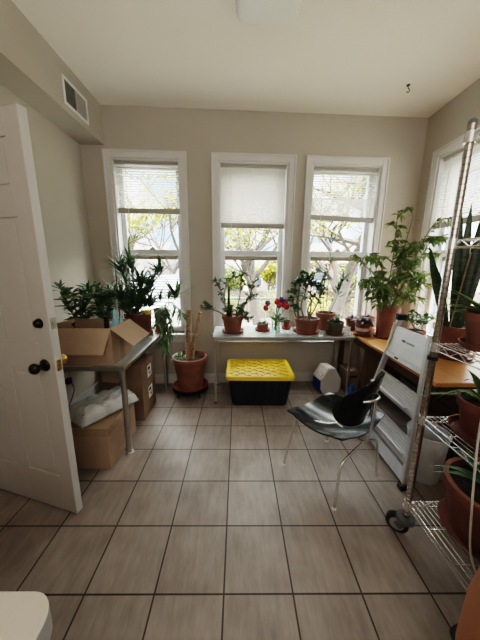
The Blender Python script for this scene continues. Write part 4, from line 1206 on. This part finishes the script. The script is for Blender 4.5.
# maker's mark and warning line on the platform
b = MB()
def mark(b, yc, zc, w, h):
    X = lx(zc) - 0.0175
    b.cbox((X, yc, zc), (0.002, w, h), Matrix.Rotation(0.172, 4, 'Y'))
b2 = MB()
mark(b2, 0.045, 0.925, 0.042, 0.018); b2.build('logo_block', pm('logo_grey', (0.15, 0.15, 0.17), 0.6), t)
for k in range(7): mark(b, 0.005 - k * 0.013, 0.923, 0.009, 0.012 if k % 2 else 0.015)
b.build('logo_lettering', pm('letter_grey', (0.32, 0.32, 0.34), 0.6), t)
b = MB(); X = lx(0.78) - 0.0215
b.cbox((X, 0.065, 0.781), (0.002, 0.045, 0.014), Matrix.Rotation(0.172, 4, 'Y'))
b.build('warning_mark', M_ink, t)
b = MB(); b.cbox((lx(0.95) - 0.030, 0.208, 0.93), (0.003, 0.022, 0.22), Matrix.Rotation(0.172, 4, 'Y')); b.build('rail_sticker', pm('rail_sticker_cream', (0.6, 0.57, 0.42), 0.6, var=0.3, scale=40), t)
b = MB().bar((0.05, 0.26, 0.50), (0.05, -0.21, 0.50), 0.02, 0.02).bar((0.02, 0.30, 0.2), (0.02, -0.30, 0.2), 0.02, 0.02); b.build('rear_brace', M_alu, t)

# ------------------------------------------------------------------ waste bin
t = thing('waste_bin', 'translucent white waste bin behind the ladder foot', 'bin', (1.352, 1.61, 0))
MB().lathe([(0, 0), (0.098, 0), (0.102, 0.01), (0.125, 0.345), (0.131, 0.345), (0.131, 0.36), (0.122, 0.36), (0.098, 0.02), (0, 0.016)], 32).build('bin_body', M_bin, t, smooth=True, autosmooth=40)

# ------------------------------------------------------------------ chrome wire rack
t = thing('wire_rack', 'chrome wire shelving rack on wheels holding potted plants', 'shelving', (0, 0, 0))
RX0, RX1, RY0, RY1 = 0.948, 1.86, 0.725, 1.182
RZ = [0.215, 0.735, 1.125, 1.60, 2.02]
for (x, y) in ((RX0, RY1), (RX0, RY0), (RX1, RY1), (RX1, RY0)):
    zz = 0.12; P = []; RR = []
    while zz < 2.05:
        P += [(x, y, zz), (x, y, zz + 0.021), (x, y, zz + 0.0225), (x, y, zz + 0.0245)]; RR += [0.0160, 0.0160, 0.0142, 0.0142]; zz += 0.0255
    p = MB().tube(P, RR, 14).build('post', M_post, t, smooth=True, autosmooth=30)
    MB().lathe([(0.0165, 0), (0.0165, 0.012), (0.010, 0.018), (0, 0.018)], 14, (x, y, 2.055)).build('end_cap', M_greyp, p, smooth=True)
    ang = {RX0: 2.47, RX1: 0.6}[x] + (0.5 if y == RY0 else 0)
    cs = MB(); cs.tube([(x, y, 0.10), (x, y, 0.135)], 0.012, 12); cs.lathe([(0.0, 0.118), (0.045, 0.118), (0.048, 0.112), (0.048, 0.098), (0.03, 0.09), (0, 0.09)], 20, (x, y, 0))
    wx, wy_ = x + 0.035 * math.cos(ang), y + 0.035 * math.sin(ang)
    sx_, sy_ = -math.sin(ang), math.cos(ang)
    for s_ in (-1, 1):
        cs.bar((x + sx_ * 0.022 * s_, y + sy_ * 0.022 * s_, 0.095), (wx + sx_ * 0.022 * s_, wy_ + sy_ * 0.022 * s_, 0.05), 0.04, 0.005, up=(sx_, sy_, 0))
    co = cs.build('caster', M_greyp, t, smooth=True, autosmooth=40)
    wb_ = MB().tube([(wx - sx_ * 0.016, wy_ - sy_ * 0.016, 0.0575), (wx - sx_ * 0.012, wy_ - sy_ * 0.012, 0.0575), (wx + sx_ * 0.012, wy_ + sy_ * 0.012, 0.0575), (wx + sx_ * 0.016, wy_ + sy_ * 0.016, 0.0575)], [0.050, 0.057, 0.057, 0.050], 28)
    wb_.build('wheel', M_rubber, co, smooth=True, autosmooth=40)
    MB().tube([(wx - sx_ * 0.019, wy_ - sy_ * 0.019, 0.0575), (wx + sx_ * 0.019, wy_ + sy_ * 0.019, 0.0575)], 0.036, 20).build('hub', pm('hub_grey', (0.30, 0.29, 0.28), 0.5, var=0.05), co, smooth=True, autosmooth=40)
for iz, z in enumerate(RZ):
    b = MB()
    for dz in (0, -0.030):
        b.tube([(RX0, RY0, z + dz), (RX0, RY1, z + dz)], 0.0032, 6); b.tube([(RX1, RY0, z + dz), (RX1, RY1, z + dz)], 0.0032, 6)
        b.tube([(RX0, RY0, z + dz), (RX1, RY0, z + dz)], 0.0032, 6); b.tube([(RX0, RY1, z + dz), (RX1, RY1, z + dz)], 0.0032, 6)
    for (p, q, n) in (((RX0, RY0), (RX0, RY1), 10), ((RX1, RY0), (RX1, RY1), 10), ((RX0, RY0), (RX1, RY0), 20), ((RX0, RY1), (RX1, RY1), 20)):
        pts = []
        for k in range(n + 1):
            f = k / n; pts.append((p[0] + (q[0] - p[0]) * f, p[1] + (q[1] - p[1]) * f, z - (0.0 if k % 2 else 0.030)))
        b.tube(pts, 0.0026, 5)
    n = 37
    for k in range(1, n):
        x = RX0 + (RX1 - RX0) * k / n
        b.tube([(x, RY0, z + 0.003), (x, RY1, z + 0.003)], 0.0022, 5)
    for f in (0.33, 0.67):
        y = RY0 + (RY1 - RY0) * f; b.tube([(RX0, y, z - 0.002), (RX1, y, z - 0.002)], 0.003, 6)
    sh = b.build('wire_shelf', M_chrome, t, smooth=True)
    for (x, y) in ((RX0, RY1), (RX0, RY0), (RX1, RY1), (RX1, RY0)):
        MB().lathe([(0.0165, -0.036), (0.0215, -0.036), (0.0195, 0.008), (0.0165, 0.008)], 14, (x, y, z)).build('corner_collar', M_chrome, sh, smooth=True)
MB().lathe([(0.0165, 0), (0.023, 0), (0.023, 0.018), (0.0165, 0.018)], 14, (RX0, RY1, 1.045)).build('clip', M_black, t, smooth=True)

def aloe(name, label, loc, rt, rb, h, sau, seed, n, L, W, mat=M_leaf_al, pm_=None, droop=0.6, zmin=0.25):
    t = thing(name, label, 'plant', loc)
    zs = pot(t, rt, rb, h, pm_ or M_terra, sau)
    rng = random.Random(seed); lb = MB()
    for k in range(n):
        d = rdir(rng, zmin, 0.95)
        lb.leaf((d.x * 0.02, d.y * 0.02, zs - 0.005), d, L * rng.uniform(0.6, 1.1), W * rng.uniform(0.7, 1.1), droop * rng.uniform(0.4, 1.3), 0.45, 8, 0.5)
    lb.build('foliage', mat, t, smooth=True)
    return t
aloe('potted_aloe', 'spiky aloe in a terracotta pot on the rack shelf level with the window sill', (1.10, 1.085, 1.131), 0.098, 0.068, 0.155, 0.10, 71, 24, 0.30, 0.032, M_leaf_al, None, 0.45)
aloe('potted_aloe', 'arching strap leaved plant in terracotta on the rack shelf above the waste bin', (1.105, 1.03, 0.741), 0.105, 0.075, 0.16, 0.125, 72, 30, 0.31, 0.040, M_leaf_al, M_terra_d, 0.8, 0.2)
t = aloe('potted_agave', 'large terracotta bowl planter with upright strap leaves on the lowest rack shelf', (1.215, 0.99, 0.221), 0.21, 0.16, 0.26, 0.205, 73, 18, 0.34, 0.055, M_leaf_gd, None, 0.45, 0.4)

pts = catmull([(0.955, 0.885, 1.135), (0.930, 0.880, 1.12), (0.925, 0.873, 0.98), (0.925, 0.868, 0.84), (0.925, 0.85, 0.674), (0.925, 0.827, 0.51), (0.925, 0.81, 0.41), (0.925, 0.79, 0.36), (0.928, 0.76, 0.32), (0.93, 0.735, 0.27)], 6)
o = MB().tube(pts, 0.0042, 8).build('electric_cable', M_cord, smooth=True); tag(o, 'off-white cable hanging down the front of the chrome rack', 'cable')

# ------------------------------------------------------------------ nearest objects
t = thing('white_table', 'rounded white table corner closest to the doorway, with a pale grey edge', 'table', (-0.80, 0.05, 0))
b = MB().prism(rrect(-0.42, 0.40, -0.50, 0.405, 0.06, 8), 0.745, 0.75); b.build('table_top', M_whitetop, t)
MB().prism(rrect(-0.42, 0.40, -0.50, 0.405, 0.06, 8), 0.69, 0.745).build('table_edge', M_edgegrey, t, smooth=True)
for (sx, sy) in ((-0.33, -0.41), (0.26, -0.41), (-0.33, 0.27), (0.26, 0.27)):
    MB().tube([(sx, sy, 0), (sx, sy, 0.69)], 0.022, 14).build('leg', M_white, t, smooth=True)

t = thing('tall_planter', 'tall orange-brown planter standing in front of the chrome rack', 'planter', (0.938, 0.47, 0))
MB().lathe([(0, 0), (0.20, 0), (0.235, 0.04), (0.25, 0.25), (0.247, 0.42), (0.225, 0.60), (0.205, 0.66), (0.215, 0.69), (0.195, 0.69), (0.185, 0.64), (0, 0.63)], 40).build('planter_body', M_terra_o, t, smooth=True)
MB().lathe([(0, 0.645), (0.09, 0.643), (0.187, 0.640)], 24).build('soil', M_soil, t, smooth=True)

# ------------------------------------------------------------------ outside
GZ = -1.3
struct(MB().box(-40, 40, 3.6, 60, GZ - 0.2, GZ).box(2.5, 40, -20, 3.6, GZ - 0.2, GZ).build('ground', M_grass))

def house(label, x0, x1, y0, y1, h, roof, mat, rmat, wins):
    t = thing('neighbour_house', label, 'house', ((x0 + x1) / 2, (y0 + y1) / 2, GZ))
    hx, hy = (x1 - x0) / 2, (y1 - y0) / 2
    MB().box(-hx, hx, -hy, hy, 0, h).build('walls', mat, t)
    b = MB(); e = 0.35
    b.add([(-hx - e, -hy - e, h), (hx + e, -hy - e, h), (hx + e, hy + e, h), (-hx - e, hy + e, h), (-hx - e, 0, h + roof), (hx + e, 0, h + roof)],
          [(0, 1, 5, 4), (2, 3, 4, 5), (0, 4, 3), (1, 2, 5), (3, 2, 1, 0)])
    b.build('roof', rmat, t)
    for (wx, wz) in wins:
        fr = MB().box(wx - 0.5, wx + 0.5, -hy - 0.05, -hy, wz - 0.75, wz + 0.75).build('window_frame', M_vinyl, t)
        MB().box(wx - 0.42, wx + 0.42, -hy - 0.06, -hy - 0.045, wz - 0.67, wz - 0.03).box(wx - 0.42, wx + 0.42, -hy - 0.06, -hy - 0.045, wz + 0.03, wz + 0.67).build('window_glass', M_winext, fr)
    return t
house('pale pink house across the yard seen through the window by the soffit', -9.6, -5.2, 17, 22, 2.2, 2.2, pm('pale_pink_stucco', (0.32, 0.20, 0.17), 0.8, var=0.08, scale=2), M_shingle, [(-1, 1.3), (1.2, 1.3)])
house('blue-grey sided house seen through the middle window', -4.2, 0.4, 19, 24, 2.3, 1.3, M_sid_b, M_shingle, [(-1.2, 1.4), (1.2, 1.4)])
house('red brick house seen through the window behind the bushy shrub', 4.6, 8.6, 18, 23, 3.0, 1.5, M_brick, M_shingle, [(-1.0, 1.8), (1.0, 1.8)])
house('cream sided house between the blue house and the brick house', 1.2, 3.9, 25, 29, 2.6, 1.6, M_sid_c, M_shingle, [(-0.7, 1.6), (0.8, 1.6)])

t = thing('garden_shed', 'low shed with a ribbed white roof below the window by the soffit', 'shed', (-4.1, 8.2, GZ))
MB().box(-1.9, 1.9, -1.6, 1.6, 0, 1.55).build('walls', M_sid_w, t)
b = MB().add([(-2.1, -1.9, 1.35), (2.1, -1.9, 1.35), (2.1, 1.8, 2.45), (-2.1, 1.8, 2.45), (-2.1, -1.9, 1.27), (2.1, -1.9, 1.27), (2.1, 1.8, 2.37), (-2.1, 1.8, 2.37)],
             [(0, 1, 2, 3), (7, 6, 5, 4), (0, 4, 5, 1), (1, 5, 6, 2), (2, 6, 7, 3), (3, 7, 4, 0)])
b.build('roof', M_roofw, t)
b = MB()
for k in range(16): b.bar((-2.1, -1.85 + k * 0.235, 1.375 + k * 0.07), (2.1, -1.85 + k * 0.235, 1.375 + k * 0.07), 0.05, 0.05)
b.build('roof_ribs', pm('roof_rib_grey', (0.16, 0.165, 0.18), 0.6, var=0.05), t)

def fence_run():
    t = thing('wooden_fence', 'weathered board fence across the yard', 'fence', (0, 13.5, GZ))
    b = MB()
    x = -14
    while x < 16:
        b.box(x, x + 0.14, 0, 0.025, 0.05, 1.5 + 0.02 * math.sin(x * 7)); x += 0.155
    b.build('boards', pm('fence_wood', (0.19, 0.155, 0.12), 0.85, var=0.2, scale=3), t)
    MB().box(-14, 16, 0.025, 0.07, 0.3, 0.4).box(-14, 16, 0.025, 0.07, 1.15, 1.25).build('rail', pm('fence_wood', (0.19, 0.155, 0.12)), t)
fence_run()

def tree(label, base, height, seed, lmat, r0=0.16, nl=5, spread=0.75, lsz=0.11, first=0.35, lean=(0, 0), leaves=4, depth=4):
    rng = random.Random(seed)
    t = thing('garden_tree', label, 'tree', (base[0], base[1], GZ), group=None)
    sb, lb = MB(), MB()
    def grow(p, d, L, r, lev):
        n = 4; pts = [p]; q = Vector(p); dd = Vector(d)
        for i in range(n):
            dd = (dd + Vector((rng.uniform(-.22, .22), rng.uniform(-.22, .22), rng.uniform(-.08, .16)))).normalized()
            q = q + dd * (L / n); pts.append(q)
        sb.tube(pts, [r * (1 - 0.4 * i / n) for i in range(n + 1)], 7 if lev < 2 else 4)
        if lev >= depth - 1:
            for k in range(leaves * 2):
                c = pts[rng.randint(1, n)] + rdir(rng, -1, 1) * rng.uniform(0, 0.16)
                lb.leaf(c, rdir(rng, -0.8, 0.6), lsz * rng.uniform(0.6, 1.2), lsz * 0.6, 0.2, 0.2, 2)
        if lev < depth:
            for k in range(nl if lev else nl + 1):
                i = rng.randint(max(1, n - 2), n) if lev else rng.randint(2, n)
                v = (dd * 0.55 + rdir(rng, -0.25, 0.75) * spread).normalized()
                grow(pts[i], v, L * rng.uniform(0.55, 0.78), r * 0.52, lev + 1)
    grow(Vector((0, 0, 0)), Vector((lean[0], lean[1], 1)).normalized(), height * first, r0, 0)
    sb.build('trunk', M_outbark, t, smooth=True); lb.build('foliage', lmat, t)
tree('large bare limbed tree with sparse buds outside the window behind the ficus', (2.9, 8.4), 9.5, 101, M_outleaf, 0.24, 4, 0.95, 0.12, 0.36, (0.1, 0), 3, 4)
tree('forked tree with sparse yellow buds outside the middle window', (0.9, 10.5), 9.0, 102, M_outleaf, 0.2, 4, 0.9, 0.11, 0.34, (-0.05, 0), 3, 4)
tree('yellow budding tree outside the window beside the soffit', (-3.6, 12.2), 9.0, 103, M_outleaf, 0.13, 4, 0.85, 0.17, 0.38, (0, 0), 5, 4)
tree('yellow budding tree behind the garden shed roof', (-6.2, 12.6), 8.5, 104, M_outleaf, 0.14, 4, 0.85, 0.16, 0.36, (0.1, 0), 5, 4)
tree('light green leafing tree in front of the brick house', (4.6, 12.4), 6.0, 105, M_outleaf2, 0.13, 4, 0.9, 0.14, 0.3, (0, 0), 4, 4)
tree('light green leafing tree outside the side wall window', (7.5, 4.5), 8.5, 106, M_outleaf2, 0.16, 4, 0.9, 0.14, 0.34, (0, 0), 4, 4)
tree('small yellow-green leafing tree in front of the blue-grey house', (-0.9, 15.2), 5.5, 107, M_outleaf2, 0.10, 4, 0.9, 0.17, 0.3, (0, 0), 5, 4)
tree('small yellow-green leafing tree in front of the cream house', (2.2, 15.6), 5.5, 108, M_outleaf, 0.10, 4, 0.9, 0.17, 0.3, (0, 0), 5, 4)
def shrub_row():
    for i, (x, y, s, lab) in enumerate(((1.7, 11.6, 0.95, 'round yellow-green yard bush left of the leafing tree'), (3.6, 11.0, 0.85, 'round yellow-green yard bush below the large limbed tree'), (-0.6, 12.4, 0.8, 'round yellow-green yard bush below the blue-grey house'), (5.9, 10.6, 1.2, 'large yellow-green yard bush in front of the brick house'), (-1.9, 11.8, 1.0, 'round yellow-green yard bush beside the garden shed'))):
        t = thing('yard_bush', lab, 'bush', (x, y, GZ)); rng = random.Random(200 + i); lb = MB(); sb = MB()
        for k in range(9):
            d = rdir(rng, 0.3, 0.95); sb.tube([(0, 0, 0), d * s * 0.9, d * s * 1.5], [0.03, 0.015, 0.006], 5)
        for k in range(700):
            d = rdir(rng, -0.1, 1); p = Vector((0, 0, s * 0.9)) + d * s * rng.uniform(0.5, 1.0)
            lb.leaf(p, rdir(rng, -.5, .8), 0.13, 0.08, 0.2, 0.2, 2)
        sb.build('stem', M_outbark, t); lb.build('foliage', M_outleaf if i % 2 else M_outleaf2, t)
shrub_row()

# ------------------------------------------------------------------ light
w = bpy.data.worlds.new('World'); bpy.context.scene.world = w; w.use_nodes = True
nt = w.node_tree
bg = nt.nodes['Background']
sky = nt.nodes.new('ShaderNodeTexSky')
sky.sky_type = 'NISHITA'; sky.sun_disc = False
sky.sun_elevation = math.radians(55); sky.sun_rotation = math.radians(70); sky.air_density = 1.0; sky.dust_density = 3.0; sky.ozone_density = 1.0
# upper sky, out of view, brightened to light the room; hazy blue and white cloud patches lower down
tc = nt.nodes.new('ShaderNodeTexCoord')
sep = nt.nodes.new('ShaderNodeSeparateXYZ'); nt.links.new(tc.outputs['Generated'], sep.inputs[0])
cl = nt.nodes.new('ShaderNodeTexNoise'); cl.inputs['Scale'].default_value = 9; cl.inputs['Detail'].default_value = 5
nt.links.new(tc.outputs['Generated'], cl.inputs['Vector'])
cr = nt.nodes.new('ShaderNodeValToRGB')
cr.color_ramp.elements[0].position = 0.42; cr.color_ramp.elements[0].color = (1.1, 1.75, 2.5, 1)
cr.color_ramp.elements[1].position = 0.58; cr.color_ramp.elements[1].color = (3.6, 3.7, 3.8, 1)
nt.links.new(cl.outputs['Fac'], cr.inputs['Fac'])
hr = nt.nodes.new('ShaderNodeMapRange'); hr.interpolation_type = 'SMOOTHSTEP'
hr.inputs['From Min'].default_value = 0.36; hr.inputs['From Max'].default_value = 0.62
nt.links.new(sep.outputs['Z'], hr.inputs['Value'])
hi = nt.nodes.new('ShaderNodeMix'); hi.data_type = 'RGBA'; hi.blend_type = 'ADD'; hi.inputs[0].default_value = 1.0
nt.links.new(sky.outputs[0], hi.inputs[6]); hi.inputs[7].default_value = (19, 18.4, 17.4, 1)
mx = nt.nodes.new('ShaderNodeMix'); mx.data_type = 'RGBA'
nt.links.new(hr.outputs[0], mx.inputs[0]); nt.links.new(cr.outputs['Color'], mx.inputs[6]); nt.links.new(hi.outputs[2], mx.inputs[7])
nt.links.new(mx.outputs[2], bg.inputs['Color'])
bg.inputs['Strength'].default_value = 0.75

sun = bpy.data.lights.new('sun', 'SUN'); sun.energy = 6.5; sun.angle = math.radians(0.6); sun.color = (1, 0.95, 0.86)
so = bpy.data.objects.new('sun', sun); C.objects.link(so)
so.rotation_euler = Vector((0.42, 0.10, 0.9)).to_track_quat('Z', 'Y').to_euler()

# added soft fill light behind the camera, not a lamp of the room
ar = bpy.data.lights.new('rear_fill_light', 'AREA'); ar.shape = 'RECTANGLE'; ar.size = 2.6; ar.size_y = 1.6; ar.energy = 24; ar.color = (1.0, 0.93, 0.85)
ao = bpy.data.objects.new('rear_fill_light', ar); C.objects.link(ao)
ao.location = (0.1, -1.5, 2.3); ao.rotation_euler = Vector((0, -0.95, -0.30)).to_track_quat('Z', 'Y').to_euler()

for (loc, rot, sx, sy) in (((-1.017, 3.30, 1.63), (PI / 2, 0, PI), 0.7, 1.9), ((0.168, 3.36, 1.63), (PI / 2, 0, PI), 0.78, 1.9), ((1.225, 3.41, 1.63), (PI / 2, 0, PI), 0.8, 1.9), ((2.32, 2.49, 1.63), (PI / 2, 0, PI / 2), 0.94, 1.9)):
    l = bpy.data.lights.new('window_portal', 'AREA'); l.shape = 'RECTANGLE'; l.size = sx; l.size_y = sy; l.cycles.is_portal = True
    o = bpy.data.objects.new('window_portal', l); C.objects.link(o); o.location = loc
    nrm = Vector((0, 1, 0)) if loc[0] < 2.2 else Vector((1, 0, 0))
    o.rotation_euler = nrm.to_track_quat('Z', 'Y').to_euler()

# ------------------------------------------------------------------ camera
p, y, r, f = 0.20710987, -0.00935377, 0.0080758, 258.29
F = Vector((0, math.cos(p), -math.sin(p))); U = Vector((0, math.sin(p), math.cos(p))); X = Vector((1, 0, 0))
RZm = Matrix.Rotation(y, 3, 'Z'); F, U, X = RZm @ F, RZm @ U, RZm @ X
X2 = math.cos(r) * X + math.sin(r) * U; U2 = -math.sin(r) * X + math.cos(r) * U
cam = bpy.data.cameras.new('camera'); cam.sensor_fit = 'VERTICAL'; cam.sensor_height = 36; cam.lens = f / 640 * 36
cam.clip_start = 0.02; cam.clip_end = 300
co = bpy.data.objects.new('camera', cam); C.objects.link(co)
co.matrix_world = Matrix(((X2.x, U2.x, -F.x, 0), (X2.y, U2.y, -F.y, 0), (X2.z, U2.z, -F.z, 1.48434), (0, 0, 0, 1)))
sc = bpy.context.scene
sc.camera = co
sc.view_settings.view_transform = 'Filmic'
sc.view_settings.look = 'High Contrast'
sc.view_settings.exposure = 0.83
sc.cycles.use_denoising = True
sc.cycles.max_bounces = 12; sc.cycles.diffuse_bounces = 6; sc.cycles.transparent_max_bounces = 24
sc.cycles.sample_clamp_indirect = 8
